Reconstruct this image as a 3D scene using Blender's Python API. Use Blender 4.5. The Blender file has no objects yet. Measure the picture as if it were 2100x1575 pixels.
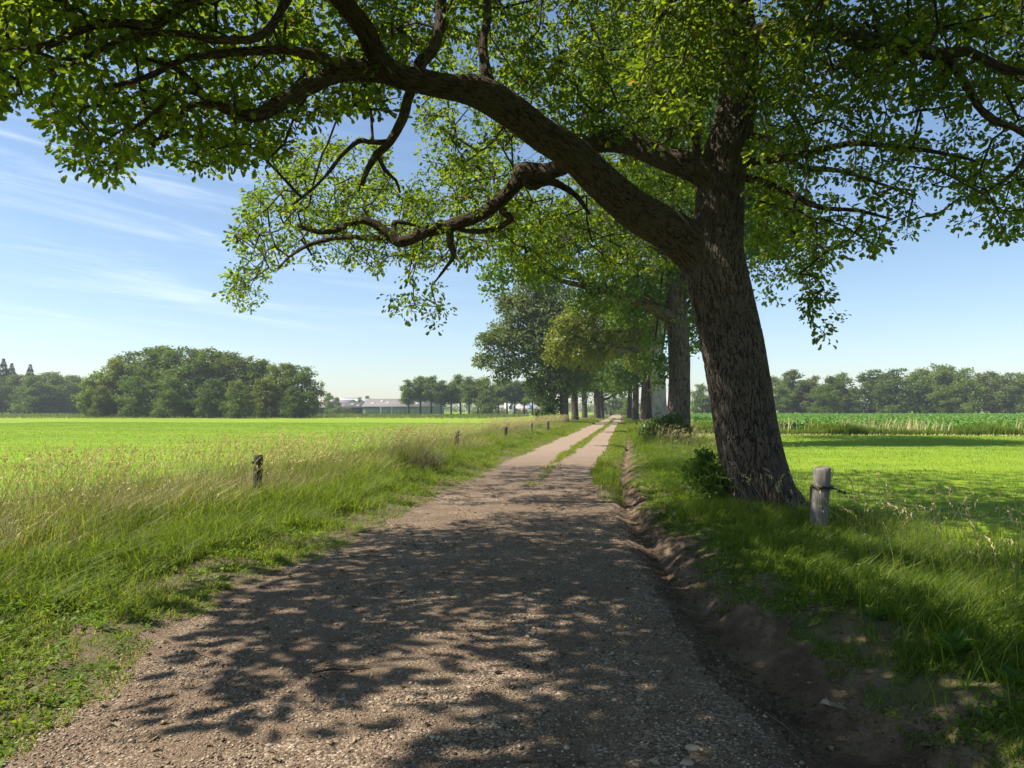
import bpy, math, random
import numpy as np
from mathutils import Vector

# ---------------------------------------------------------------- camera, sky, sun, exposure
SC = bpy.context.scene
COL = SC.collection
rad = math.radians
F_PX, YAW, PITCH, EYE = 1516.0, rad(7.96), rad(1.98), 1.6
cam = bpy.data.cameras.new('camera')
cam.sensor_width = 36.0
cam.lens = 36.0 * F_PX / 2100.0
cam.clip_start, cam.clip_end = 0.1, 6000
cam_o = bpy.data.objects.new('camera', cam)
COL.objects.link(cam_o)
cam_o.location = (0, 0, EYE)
cam_o.rotation_euler = (rad(90) + PITCH, 0, YAW)
SC.camera = cam_o

SUN_EL = rad(53)
SUN_AZ = rad(-105)            # clockwise from +Y: the sun stands to the left, a little behind the camera
SUN_DIR = Vector((math.sin(SUN_AZ) * math.cos(SUN_EL), math.cos(SUN_AZ) * math.cos(SUN_EL), math.sin(SUN_EL)))
sun = bpy.data.lights.new('sun', 'SUN')
sun.energy = 5.0
sun.angle = rad(0.53)
sun.color = (1.0, 0.91, 0.77)
sun_o = bpy.data.objects.new('sun', sun)
COL.objects.link(sun_o)
sun_o.rotation_euler = SUN_DIR.to_track_quat('Z', 'Y').to_euler()

SC.view_settings.view_transform = 'Standard'
SC.view_settings.look = 'None'
SC.view_settings.gamma = 1.0
SC.view_settings.exposure = 0.93
SC.cycles.use_denoising = True
SC.cycles.max_bounces = 7
SC.cycles.diffuse_bounces = 3
SC.cycles.glossy_bounces = 2
SC.cycles.transmission_bounces = 5
SC.cycles.transparent_max_bounces = 6
SC.cycles.volume_bounces = 0
SC.cycles.caustics_reflective = False
SC.cycles.caustics_refractive = False


class NT:
    """small helper for node trees"""
    def __init__(s, tree):
        s.t = tree
        tree.nodes.clear()

    def n(s, typ, **kw):
        nd = s.t.nodes.new(typ)
        for k, v in kw.items():
            if k == 'op':
                nd.operation = v
            elif k.startswith('i_'):
                key = k[2:]
                key = int(key) if key.isdigit() else key.replace('_', ' ')
                s.put(nd.inputs[key], v)
            else:
                setattr(nd, k, v)
        return nd

    def put(s, sock, v):
        if hasattr(v, 'is_output'):
            s.t.links.new(v, sock)
        elif hasattr(v, 'outputs'):
            s.t.links.new(v.outputs[0], sock)
        else:
            sock.default_value = v

    def math(s, op, a, b=0.0, c=0.0, clamp=False):
        nd = s.t.nodes.new('ShaderNodeMath')
        nd.operation = op
        nd.use_clamp = clamp
        for i, v in enumerate((a, b, c)):
            s.put(nd.inputs[i], v)
        return nd.outputs[0]

    def mix(s, f, a, b, blend='MIX'):
        nd = s.t.nodes.new('ShaderNodeMix')
        nd.data_type = 'RGBA'
        nd.blend_type = blend
        s.put(nd.inputs[0], f)
        for i, v in ((6, a), (7, b)):
            s.put(nd.inputs[i], (*v, 1) if isinstance(v, tuple) and len(v) == 3 else v)
        return nd.outputs[2]

    def ramp(s, f, stops, interp='LINEAR'):
        nd = s.t.nodes.new('ShaderNodeValToRGB')
        nd.color_ramp.interpolation = interp
        e = nd.color_ramp.elements
        while len(e) < len(stops):
            e.new(0.5)
        for el, (p, c) in zip(e, stops):
            el.position = p
            el.color = (*c, 1) if isinstance(c, tuple) else (c, c, c, 1)
        s.put(nd.inputs[0], f)
        return nd.outputs[0]

    def noise(s, vec, scale, detail=3, rough=0.55, dist=0.0):
        nd = s.n('ShaderNodeTexNoise')
        if vec is not None:
            s.put(nd.inputs['Vector'], vec)
        nd.inputs['Scale'].default_value = scale
        nd.inputs['Detail'].default_value = detail
        nd.inputs['Roughness'].default_value = rough
        nd.inputs['Distortion'].default_value = dist
        return nd.outputs[0]

    def maprange(s, v, a, b, c=0.0, d=1.0, smooth=True):
        nd = s.n('ShaderNodeMapRange')
        nd.interpolation_type = 'SMOOTHSTEP' if smooth else 'LINEAR'
        s.put(nd.inputs[0], v)
        for i, x in enumerate((a, b, c, d)):
            nd.inputs[i + 1].default_value = x
        return nd.outputs[0]


world = bpy.data.worlds.new('World')
SC.world = world
world.use_nodes = True
w = NT(world.node_tree)
sky = w.n('ShaderNodeTexSky')
sky.sky_type = 'NISHITA'
sky.sun_disc = False
sky.sun_elevation = SUN_EL
sky.sun_rotation = SUN_AZ
sky.altitude = 0
sky.air_density = 1.0
sky.dust_density = .45
sky.ozone_density = 2.6
tc = w.n('ShaderNodeTexCoord')
sep = w.n('ShaderNodeSeparateXYZ', i_0=tc.outputs['Generated'])
az = w.math('ARCTAN2', sep.outputs[0], sep.outputs[1])
el = w.math('ARCSINE', sep.outputs[2])
tilt = w.math('MULTIPLY_ADD', az, 0.10, el)
cv = w.n('ShaderNodeCombineXYZ', i_0=w.math('MULTIPLY', az, 2.6), i_1=w.math('MULTIPLY', tilt, 34.0))
cn = w.noise(cv, 1.15, 6, 0.62, 0.6)
cn2 = w.noise(w.n('ShaderNodeCombineXYZ', i_0=w.math('MULTIPLY', az, 1.7), i_1=w.math('MULTIPLY', tilt, 6.0), i_2=3.3), 1.0, 2, 0.5)
cl = w.math('MULTIPLY', w.maprange(cn, 0.44, 0.76), w.maprange(cn2, 0.34, 0.58))
side = w.maprange(az, -0.10, -0.55, 0.10, 1.0)
low = w.math('MULTIPLY', w.maprange(el, 0.05, 0.14), w.maprange(el, 0.50, 0.34))
cl = w.math('MULTIPLY', w.math('MULTIPLY', cl, side), w.math('MULTIPLY', low, 0.36))
skyc = w.mix(cl, sky.outputs[0], (7.4, 8.0, 8.7))
bg = w.n('ShaderNodeBackground', i_Color=skyc, i_Strength=0.090)
wo = w.n('ShaderNodeOutputWorld', i_Surface=bg)

# ---------------------------------------------------------------- numbers and meshes
RNG = np.random.default_rng(7)
random.seed(7)
CAMP = np.array([0, 0, EYE])
RT = np.array([math.cos(YAW), math.sin(YAW), 0.0])
F0 = np.array([-math.sin(YAW), math.cos(YAW), 0.0])
UZ = np.array([0, 0, 1.0])
FW = F0 * math.cos(PITCH) + UZ * math.sin(PITCH)
UP = UZ * math.cos(PITCH) - F0 * math.sin(PITCH)


def at(px, py, d):
    """the point seen at a pixel of the 2100 x 1575 photograph, d metres ahead"""
    return CAMP + d * (FW + (px - 1050) / F_PX * RT + (787.5 - py) / F_PX * UP)


def at_many(px, py, d):
    return CAMP + d[:, None] * (FW + ((px - 1050) / F_PX)[:, None] * RT + ((787.5 - py) / F_PX)[:, None] * UP)


def norm(v):
    return v / np.maximum(np.linalg.norm(v, axis=-1, keepdims=True), 1e-9)


def hash2(ix, iy, s):
    h = (ix.astype(np.int64) * 374761393 + iy.astype(np.int64) * 668265263 + s * 974634533) & 0x7fffffff
    h = ((h ^ (h >> 13)) * 1274126177) & 0x7fffffff
    return ((h ^ (h >> 16)) & 0xffff) / 65535.0


def vnoise(x, y, s=0):
    x = np.asarray(x, float)
    y = np.asarray(y, float)
    ix, iy = np.floor(x), np.floor(y)
    fx, fy = x - ix, y - iy
    fx, fy = fx * fx * (3 - 2 * fx), fy * fy * (3 - 2 * fy)
    a, b = hash2(ix, iy, s), hash2(ix + 1, iy, s)
    c, d = hash2(ix, iy + 1, s), hash2(ix + 1, iy + 1, s)
    return (a + (b - a) * fx) * (1 - fy) + (c + (d - c) * fx) * fy - 0.5


def fbm(x, y, s=0, o=4):
    r, a = 0, 1.0
    for k in range(o):
        r = r + a * vnoise(x * 2 ** k, y * 2 ** k, s + k * 17)
        a *= 0.5
    return r


def mesh_np(name, verts, faces, mats=(), mat_idx=None, attrs=None, uv=None, smooth=False):
    """faces: list of (k,n) integer arrays, n corners per face"""
    me = bpy.data.meshes.new(name)
    verts = np.asarray(verts, np.float32)
    me.vertices.add(len(verts))
    me.vertices.foreach_set('co', verts.ravel())
    faces = [np.asarray(f, np.int32) for f in faces if len(f)]
    li = np.concatenate([f.ravel() for f in faces])
    tot = np.concatenate([np.full(len(f), f.shape[1], np.int32) for f in faces])
    st = np.concatenate([[0], np.cumsum(tot)[:-1]]).astype(np.int32)
    me.loops.add(len(li))
    me.loops.foreach_set('vertex_index', li)
    me.polygons.add(len(tot))
    me.polygons.foreach_set('loop_start', st)
    if mat_idx is not None:
        me.polygons.foreach_set('material_index', np.asarray(mat_idx, np.int32))
    if smooth:
        me.polygons.foreach_set('use_smooth', np.ones(len(tot), bool))
    me.update(calc_edges=True)
    for k, v in (attrs or {}).items():
        a = me.attributes.new(k, 'FLOAT', 'POINT')
        a.data.foreach_set('value', np.asarray(v, np.float32))
    if uv is not None:
        u = me.uv_layers.new(name='UVMap')
        u.data.foreach_set('uv', np.asarray(uv, np.float32)[li].ravel())
    for m in mats:
        me.materials.append(m)
    return me


def link(name, me, parent=None, loc=(0, 0, 0)):
    o = bpy.data.objects.new(name, me)
    COL.objects.link(o)
    o.location = loc
    if parent is not None:
        o.parent = parent
    return o


def tag(o, label=None, cat=None, group=None, kind=None):
    for k, v in (('label', label), ('category', cat), ('group', group), ('kind', kind)):
        if v:
            o[k] = v
    return o


def thing(name, label, cat, loc=(0, 0, 0), group=None):
    return tag(link(name, None, None, loc), label, cat, group)


class Bag:
    """collects geometry that becomes ONE mesh"""
    def __init__(s):
        s.v, s.f, s.m, s.a, s.u, s.n = [], {}, {}, [], [], 0

    def add(s, v, faces, mat=0, rnd=None, uv=None):
        v = np.asarray(v, float).reshape(-1, 3)
        for f in faces:
            f = np.asarray(f, np.int64)
            if len(f) == 0:
                continue
            k = f.shape[1]
            s.f.setdefault(k, []).append(f + s.n)
            s.m.setdefault(k, []).append(np.full(len(f), mat, np.int32))
        s.v.append(v)
        s.a.append(np.full(len(v), 0.5) if rnd is None else np.broadcast_to(np.asarray(rnd, float), (len(v),)))
        s.u.append(np.zeros((len(v), 2)) if uv is None else uv)
        s.n += len(v)

    def box(s, c, d, mat=0, rz=0.0, taper=1.0):
        x, y, z = np.array(d) / 2
        p = np.array([[sx * x, sy * y, -z] for sx, sy in ((-1, -1), (1, -1), (1, 1), (-1, 1))] +
                     [[sx * x * taper, sy * y * taper, z] for sx, sy in ((-1, -1), (1, -1), (1, 1), (-1, 1))])
        cr, sr = math.cos(rz), math.sin(rz)
        p = np.stack([p[:, 0] * cr - p[:, 1] * sr, p[:, 0] * sr + p[:, 1] * cr, p[:, 2]], 1) + np.array(c)
        s.add(p, [np.array([[0, 3, 2, 1], [4, 5, 6, 7], [0, 1, 5, 4], [1, 2, 6, 5], [2, 3, 7, 6], [3, 0, 4, 7]])], mat)

    def poly(s, pts, faces, mat=0):
        by = {}
        for f in faces:
            by.setdefault(len(f), []).append(f)
        s.add(np.array(pts), [np.array(v) for v in by.values()], mat)

    def mesh(s, name, mats, smooth=False):
        ks = sorted(s.f)
        return mesh_np(name, np.concatenate(s.v), [np.concatenate(s.f[k]) for k in ks], mats,
                       np.concatenate([np.concatenate(s.m[k]) for k in ks]),
                       {'rnd': np.concatenate(s.a)}, np.concatenate(s.u), smooth)


def spline(pts, rads, step):
    """Catmull-Rom through pts (k,3) with radii, resampled about every step metres"""
    P = np.asarray(pts, float)
    Rr = np.asarray(rads, float)
    A = np.column_stack([P, Rr])
    A = np.vstack([2 * A[0] - A[1], A, 2 * A[-1] - A[-2]])
    out = []
    for i in range(1, len(A) - 2):
        L = np.linalg.norm(A[i + 1, :3] - A[i, :3])
        n = max(2, int(L / step))
        t = np.linspace(0, 1, n, endpoint=False)[:, None]
        p0, p1, p2, p3 = A[i - 1], A[i], A[i + 1], A[i + 2]
        out.append(0.5 * (2 * p1 + (p2 - p0) * t + (2 * p0 - 5 * p1 + 4 * p2 - p3) * t ** 2 + (3 * p1 - p0 - 3 * p2 + p3) * t ** 3))
    out.append(A[-2][None])
    o = np.vstack(out)
    return o[:, :3], np.maximum(o[:, 3], 0.002)


def tube(bag, pts, rads, sides=12, step=0.1, lump=0.0, mat=0, rnd=0.5, flare=None, seed=0, resample=True, ref=None):
    P, R = spline(pts, rads, step) if resample else (np.asarray(pts, float), np.asarray(rads, float))
    n = len(P)
    T = norm(np.gradient(P, axis=0))
    N = np.zeros_like(P)
    r0 = np.array(ref if ref is not None else [0.31, 0.95, 0.05])
    N[0] = r0 - T[0] * np.dot(r0, T[0])
    N[0] /= np.linalg.norm(N[0])
    for i in range(1, n):
        v = N[i - 1] - T[i] * np.dot(N[i - 1], T[i])
        N[i] = v / np.linalg.norm(v)
    B = np.cross(T, N)
    L = np.concatenate([[0], np.cumsum(np.linalg.norm(np.diff(P, axis=0), axis=1))])
    a = np.linspace(0, 2 * math.pi, sides + 1)
    rr = R[:, None] * np.ones((1, sides + 1))
    if lump:
        c, sn = np.cos(a)[None, :], np.sin(a)[None, :]
        lv = L[:, None] / np.maximum(R.mean() * 3, 0.05)
        nz = vnoise(c * 1.3 + lv * 0.8 + seed * 7.1, sn * 1.3 + lv * 0.3 + 11, seed) + 0.5 * vnoise(c * 2.7 + lv * 1.7, sn * 2.7 + 5 + lv, seed + 3)
        rr = rr * (1 + lump * nz)
    if flare is not None:
        rr = rr * flare(L[:, None], a[None, :])
    V = P[:, None, :] + rr[..., None] * (np.cos(a)[None, :, None] * N[:, None, :] + np.sin(a)[None, :, None] * B[:, None, :])
    V = V.reshape(-1, 3)
    i, j = np.meshgrid(np.arange(n - 1), np.arange(sides), indexing='ij')
    k = i * (sides + 1) + j
    F = np.stack([k, k + 1, k + sides + 2, k + sides + 1], -1).reshape(-1, 4)
    uv = np.stack([np.broadcast_to(a[None, :] * R.mean(), (n, sides + 1)), np.broadcast_to(L[:, None], (n, sides + 1))], -1).reshape(-1, 2)
    cap = np.array([[(n - 1) * (sides + 1) + j for j in range(sides)]])
    bag.add(V, [F, cap], mat, rnd, uv)
    return P, R


def prisms(bag, A, B, ra, rb, mat=0, rnd=None):
    """many thin three-sided twigs from A to B"""
    d = norm(B - A)
    h = np.where(np.abs(d[:, 2:3]) < 0.9, np.array([[0, 0, 1.0]]), np.array([[1.0, 0, 0]]))
    n = norm(np.cross(d, h))
    b = np.cross(d, n)
    rings = []
    for k in range(3):
        a = 2 * math.pi * k / 3
        rings.append(n * math.cos(a) + b * math.sin(a))
    V = np.stack([A + rings[k] * ra[:, None] for k in range(3)] + [B + rings[k] * rb[:, None] for k in range(3)], 1)
    m = len(A)
    base = (np.arange(m) * 6)[:, None, None]
    q = np.array([[0, 1, 4, 3], [1, 2, 5, 4], [2, 0, 3, 5]])[None]
    bag.add(V.reshape(-1, 3), [(base + q).reshape(-1, 4)], mat, None if rnd is None else np.repeat(rnd, 6))


OAK = np.array([(0, 0), (.07, .02), (.18, .10), (.13, .24), (.31, .36), (.21, .48), (.40, .62), (.26, .72), (.33, .86), (.15, .92), (0, 1.0)])
OAK_OUT = np.vstack([OAK, OAK[-2:0:-1] * [-1, 1]])            # the lobed outline, 20 corners
SIMPLE_OUT = np.array([(0, 0), (.26, .32), (.30, .66), (0, 1.0), (-.30, .66), (-.26, .32)])
DIA_OUT = np.array([(0, 0), (.42, .5), (0, 1.0), (-.42, .5)])


def leaves(bag, pos, dirv, nrm, size, outline, mat=0, rnd=None, fold=0.25, wide=1.0):
    """one flat-folded leaf per row of pos, growing along dirv"""
    m = len(pos)
    d = norm(dirv)
    s = norm(np.cross(d, nrm))
    u = np.cross(s, d)
    O = outline
    k = len(O)
    X, Y = O[:, 0] * wide, O[:, 1]
    Z = np.abs(X) * fold - 0.25 * Y * Y * fold * 2
    sz = size[:, None, None]
    V = pos[:, None, :] + sz * (X[None, :, None] * s[:, None, :] + Y[None, :, None] * d[:, None, :] + Z[None, :, None] * u[:, None, :])
    if k == 4:
        F = (np.arange(m) * 4)[:, None] + np.arange(4)[None]
        bag.add(V.reshape(-1, 3), [F], mat, None if rnd is None else np.repeat(rnd, 4))
        return
    half = k // 2
    V = V.reshape(-1, 3)
    b = (np.arange(m) * k)[:, None]
    f1 = b + np.arange(0, half + 1)[None]
    f2 = b + np.array(list(range(half, k)) + [0])[None]
    bag.add(V, [f1, f2], mat, None if rnd is None else np.repeat(rnd, k))


def rand_dir(m, rng=RNG):
    return norm(rng.normal(size=(m, 3)))


# ---------------------------------------------------------------- materials
def mat(name):
    m = bpy.data.materials.new(name)
    m.use_nodes = True
    return m, NT(m.node_tree)


def leaf_mat(name, c0, c1, c2, t_gain=1.6, t_mix=0.45, objcol=False, rough=0.55, gloss=0.018, dry=None):
    """leaf: reflecting face, light passing through, thin gloss; colour varies leaf by leaf"""
    m, n = mat(name)
    at_ = n.n('ShaderNodeAttribute', attribute_name='rnd')
    c = n.ramp(at_.outputs['Fac'], [(0.0, c0), (0.55, c1), (1.0, c2)] if dry is None else [(0.0, c0), (0.5, c1), (0.93, c2), (0.97, dry)])
    if objcol:
        oi = n.n('ShaderNodeObjectInfo')
        c = n.mix(1.0, c, oi.outputs['Color'], 'MULTIPLY')
    d = n.n('ShaderNodeBsdfDiffuse', i_Color=c)
    tcol = n.mix(1.0, c, (t_gain * 1.28, t_gain * 1.25, t_gain * 0.40), 'MULTIPLY')
    t = n.n('ShaderNodeBsdfTranslucent', i_Color=tcol)
    mx = n.n('ShaderNodeMixShader', i_0=t_mix, i_1=d, i_2=t)
    g = n.n('ShaderNodeBsdfGlossy', i_Color=(1, 1, 1, 1), i_Roughness=rough)
    mx2 = n.n('ShaderNodeMixShader', i_0=gloss, i_1=mx, i_2=g)
    n.n('ShaderNodeOutputMaterial', i_Surface=mx2)
    return m


def bark_mat(name, dark, light, su, sv, height=0.02, disp=False, patch=None):
    m, n = mat(name)
    uv = n.n('ShaderNodeUVMap', uv_map='UVMap')
    sp = n.n('ShaderNodeSeparateXYZ', i_0=uv.outputs[0])
    w0 = n.noise(uv.outputs[0], 1.0 * su * 0.12, 2)
    w1 = n.noise(uv.outputs[0], su * 0.35, 2)
    u = n.math('ADD', n.math('MULTIPLY', sp.outputs[0], su), n.math('ADD', n.math('MULTIPLY', w0, 2.2), n.math('MULTIPLY', w1, 1.4)))
    v = n.math('MULTIPLY_ADD', sp.outputs[1], sv, n.math('MULTIPLY', w1, 1.0))
    vec = n.n('ShaderNodeCombineXYZ', i_0=u, i_1=v)
    vo = n.n('ShaderNodeTexVoronoi', i_Vector=vec, i_Scale=1.0)
    vo.feature = 'DISTANCE_TO_EDGE'
    vo.voronoi_dimensions = '2D'
    vo.inputs['Randomness'].default_value = 1.0
    rn = n.noise(n.n('ShaderNodeCombineXYZ', i_0=n.math('MULTIPLY', u, .62), i_1=n.math('MULTIPLY', v, .55)), 1.0, 2, .5, .3)
    furrow = n.maprange(n.math('ABSOLUTE', n.math('SUBTRACT', rn, .5)), 0.0, .065)
    ridge = n.math('MULTIPLY', furrow, n.maprange(vo.outputs[0], -.10, .16))
    fine = n.noise(n.n('ShaderNodeCombineXYZ', i_0=n.math('MULTIPLY', u, 1.0), i_1=n.math('MULTIPLY', v, 1.6)), 4.0, 4, 0.65)
    h = n.math('ADD', n.math('MULTIPLY', ridge, 0.8), n.math('MULTIPLY', fine, 0.35))
    geo = n.n('ShaderNodeNewGeometry')
    big = n.noise(geo.outputs['Position'], 1.7, 3)
    c = n.mix(n.maprange(h, 0.1, 0.95), dark, light)
    c = n.mix(n.math('MULTIPLY', n.maprange(big, 0.45, 0.72), 0.5), c, patch or tuple(0.8 * x for x in light))
    b = n.n('ShaderNodeBsdfPrincipled', i_Base_Color=c, i_Roughness=0.92)
    b.inputs['Specular IOR Level'].default_value = 0.15
    out = n.n('ShaderNodeOutputMaterial', i_Surface=b)
    if disp:
        dn = n.n('ShaderNodeDisplacement', i_Height=h, i_Midlevel=0.6, i_Scale=height)
        n.put(out.inputs['Displacement'], dn)
        m.displacement_method = 'BOTH'
    else:
        bm = n.n('ShaderNodeBump', i_Height=h, i_Distance=height)
        bm.inputs['Strength'].default_value = 1.0
        n.put(b.inputs['Normal'], bm)
    return m


def plain_mat(name, c, rough=0.7, var=0.15, scale=3.0, stretch=(1, 1, 1), spec=0.3):
    m, n = mat(name)
    t = n.n('ShaderNodeTexCoord')
    mp = n.n('ShaderNodeMapping', i_Vector=t.outputs['Object'])
    mp.inputs['Scale'].default_value = stretch
    nz = n.noise(mp.outputs[0], scale, 5, 0.6)
    col = n.mix(n.maprange(nz, 0.3, 0.7), tuple(x * (1 - var) for x in c), tuple(min(1, x * (1 + var)) for x in c))
    b = n.n('ShaderNodeBsdfPrincipled', i_Base_Color=col, i_Roughness=rough)
    b.inputs['Specular IOR Level'].default_value = spec
    bm = n.n('ShaderNodeBump', i_Height=nz, i_Distance=0.01)
    bm.inputs['Strength'].default_value = 0.4
    n.put(b.inputs['Normal'], bm)
    n.n('ShaderNodeOutputMaterial', i_Surface=b)
    return m


def gravel_mat():
    m, n = mat('gravel')
    g = n.n('ShaderNodeNewGeometry')
    p = g.outputs['Position']
    v1 = n.n('ShaderNodeTexVoronoi', i_Vector=p, i_Scale=75.0)
    v2 = n.n('ShaderNodeTexVoronoi', i_Vector=p, i_Scale=190.0)
    r = n.n('ShaderNodeSeparateXYZ', i_0=v1.outputs['Color'])
    r2 = n.n('ShaderNodeSeparateXYZ', i_0=v2.outputs['Color'])
    st = n.ramp(r.outputs[0], [(0.0, (.055, .040, .029)), (.4, (.150, .105, .070)), (.75, (.275, .202, .140)), (.95, (.42, .345, .255)), (1.0, (.52, .47, .40))])
    sa = n.ramp(r2.outputs[0], [(0.0, (.048, .034, .024)), (.5, (.140, .097, .064)), (1.0, (.29, .21, .145))])
    patch = n.noise(p, 2.2, 5, 0.62)
    c = n.mix(n.maprange(patch, .40, .60), sa, st)
    big = n.noise(p, .55, 3)
    c = n.mix(n.math('MULTIPLY', n.maprange(big, .42, .66), .55), c, (.13, .088, .058))
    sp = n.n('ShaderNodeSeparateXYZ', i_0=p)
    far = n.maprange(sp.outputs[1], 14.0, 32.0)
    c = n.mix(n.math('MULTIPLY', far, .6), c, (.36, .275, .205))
    h = n.math('ADD', n.math('MULTIPLY', n.math('SUBTRACT', 1.0, v1.outputs['Distance']), 1.0), n.math('MULTIPLY', n.math('SUBTRACT', 1.0, v2.outputs['Distance']), .5))
    b = n.n('ShaderNodeBsdfPrincipled', i_Base_Color=c, i_Roughness=.85)
    b.inputs['Specular IOR Level'].default_value = .25
    bm = n.n('ShaderNodeBump', i_Height=h, i_Distance=.010)
    bm.inputs['Strength'].default_value = .8
    n.put(b.inputs['Normal'], bm)
    n.n('ShaderNodeOutputMaterial', i_Surface=b)
    return m


def soil_mat():
    m, n = mat('soil')
    g = n.n('ShaderNodeNewGeometry')
    p = g.outputs['Position']
    a = n.noise(p, 3.0, 6, .65)
    f = n.noise(p, 45.0, 5, .7)
    v = n.n('ShaderNodeTexVoronoi', i_Vector=p, i_Scale=60.0)
    c = n.mix(n.maprange(a, .35, .65), (.105, .073, .050), (.25, .180, .125))
    c = n.mix(n.math('MULTIPLY', n.maprange(f, .45, .7), .5), c, (.10, .072, .053))
    h = n.math('ADD', n.math('MULTIPLY', f, 1.2), n.math('MULTIPLY', n.math('SUBTRACT', 1.0, v.outputs['Distance']), .4))
    b = n.n('ShaderNodeBsdfPrincipled', i_Base_Color=c, i_Roughness=.95)
    b.inputs['Specular IOR Level'].default_value = .1
    bm = n.n('ShaderNodeBump', i_Height=h, i_Distance=.030)
    n.put(b.inputs['Normal'], bm)
    n.n('ShaderNodeOutputMaterial', i_Surface=b)
    return m


def turf_mat(name, c0, c1, c2, soil=0.0, stripes=None):
    """short turf between and below the modelled blades"""
    m, n = mat(name)
    g = n.n('ShaderNodeNewGeometry')
    p = g.outputs['Position']
    a = n.noise(p, .11, 4, .6)
    b_ = n.noise(p, 1.1, 5, .65)
    f = n.noise(p, 22.0, 4, .7)
    if stripes:
        sp = n.n('ShaderNodeSeparateXYZ', i_0=p)
        s = n.n('ShaderNodeCombineXYZ', i_0=n.math('MULTIPLY', sp.outputs[0], stripes[0]), i_1=n.math('MULTIPLY', sp.outputs[1], stripes[1]))
        a = n.math('ADD', n.math('MULTIPLY', a, .5), n.math('MULTIPLY', n.noise(s, 1.0, 4, .6), .5))
    c = n.mix(n.maprange(a, .36, .64), c0, c1)
    c = n.mix(n.math('MULTIPLY', n.maprange(b_, .4, .68), .7), c, c2)
    c = n.mix(n.math('MULTIPLY', n.maprange(f, .42, .7), .45), c, tuple(.55 * x for x in c0))
    if soil:
        sn = n.noise(p, 2.7, 5, .65)
        c = n.mix(n.math('MULTIPLY', n.maprange(sn, .36, .58), soil), c, (.15, .115, .08))
    d = n.n('ShaderNodeBsdfPrincipled', i_Base_Color=c, i_Roughness=.9)
    d.inputs['Specular IOR Level'].default_value = .1
    bm = n.n('ShaderNodeBump', i_Height=n.math('ADD', f, n.math('MULTIPLY', b_, 2.0)), i_Distance=.03)
    n.put(d.inputs['Normal'], bm)
    n.n('ShaderNodeOutputMaterial', i_Surface=d)
    return m


M_OAKLEAF = leaf_mat('oak_leaf', (.028, .048, .007), (.056, .088, .009), (.115, .145, .014), 2.9, .56, gloss=.015, dry=(.16, .08, .03))
M_OAKLEAF2 = leaf_mat('oak_leaf_behind', (.045, .085, .013), (.072, .130, .018), (.13, .185, .026), 1.9, .45)
M_BEECH = leaf_mat('beech_leaf', (.105, .130, .026), (.160, .185, .038), (.25, .265, .06), 1.5, .42)
M_GREYLEAF = leaf_mat('grey_green_leaf', (.075, .105, .034), (.115, .155, .052), (.20, .235, .10), 1.4, .38)
M_FARLEAF = leaf_mat('far_leaf', (.066, .104, .020), (.095, .142, .028), (.145, .19, .042), 1.4, .38, objcol=True)
M_GRASS = leaf_mat('grass_blade', (.075, .125, .018), (.140, .205, .024), (.27, .30, .055), 1.5, .45, rough=.5, gloss=.012)
M_MEADOW = leaf_mat('meadow_blade', (.12, .215, .020), (.165, .275, .024), (.24, .33, .04), 1.3, .40, gloss=.02)
M_DRY = leaf_mat('dry_grass', (.17, .20, .06), (.38, .345, .165), (.62, .50, .29), 1.1, .22, gloss=.015)
M_CROP = leaf_mat('crop_leaf', (.070, .158, .032), (.104, .215, .045), (.15, .275, .065), 1.2, .30)
M_WEED = leaf_mat('weed_leaf', (.055, .13, .020), (.080, .17, .025), (.13, .22, .035), 1.5, .40)
M_BARK = bark_mat('oak_bark', (.018, .0145, .012), (.112, .093, .078), 46.0, 6.0, .022, disp=True)
M_LIMB = bark_mat('oak_limb_bark', (.018, .013, .010), (.092, .071, .055), 46.0, 8.0, .018, disp=True, patch=(.09, .085, .055))
M_BARK2 = bark_mat('oak_bark_behind', (.028, .021, .016), (.13, .105, .085), 14.0, 3.0, .03)
M_BEECHBARK = bark_mat('beech_bark', (.24, .225, .195), (.36, .34, .30), 2.5, 1.2, .01, patch=(.42, .40, .36))
M_TWIG = plain_mat('twig_bark', (.045, .034, .026), .9, .3, 20)
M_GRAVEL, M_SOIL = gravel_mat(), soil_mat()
M_VERGE = turf_mat('verge_turf', (.050, .075, .018), (.075, .105, .022), (.12, .105, .045), soil=.95)
M_FIELD = turf_mat('meadow_turf', (.145, .245, .020), (.225, .335, .022), (.26, .33, .034), stripes=(.03, .30))
M_FARGROUND = turf_mat('far_turf', (.10, .17, .03), (.13, .20, .035), (.17, .19, .06))
M_FENCEPOST = plain_mat('weathered_wood', (.17, .155, .14), .9, .35, 9, (6, 6, .7))
M_DARKPOST = plain_mat('dark_wood', (.055, .048, .042), .9, .35, 9, (6, 6, .7))
M_STAKE = plain_mat('brown_stake_wood', (.17, .105, .075), .9, .3, 9, (6, 6, .7))
M_RUBBER = plain_mat('black_rubber', (.012, .012, .013), .5, .1, 20)
M_WIRE = plain_mat('steel_wire', (.13, .12, .11), .5, .1, 20)
M_STONE = leaf_mat('pebble', (.062, .046, .034), (.205, .150, .105), (.46, .39, .30), 0.0, 0.0, gloss=.02)


# ---------------------------------------------------------------- ground
def ip(tab):
    xs, ys = zip(*tab)
    return lambda y: np.interp(y, xs, ys)


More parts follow.
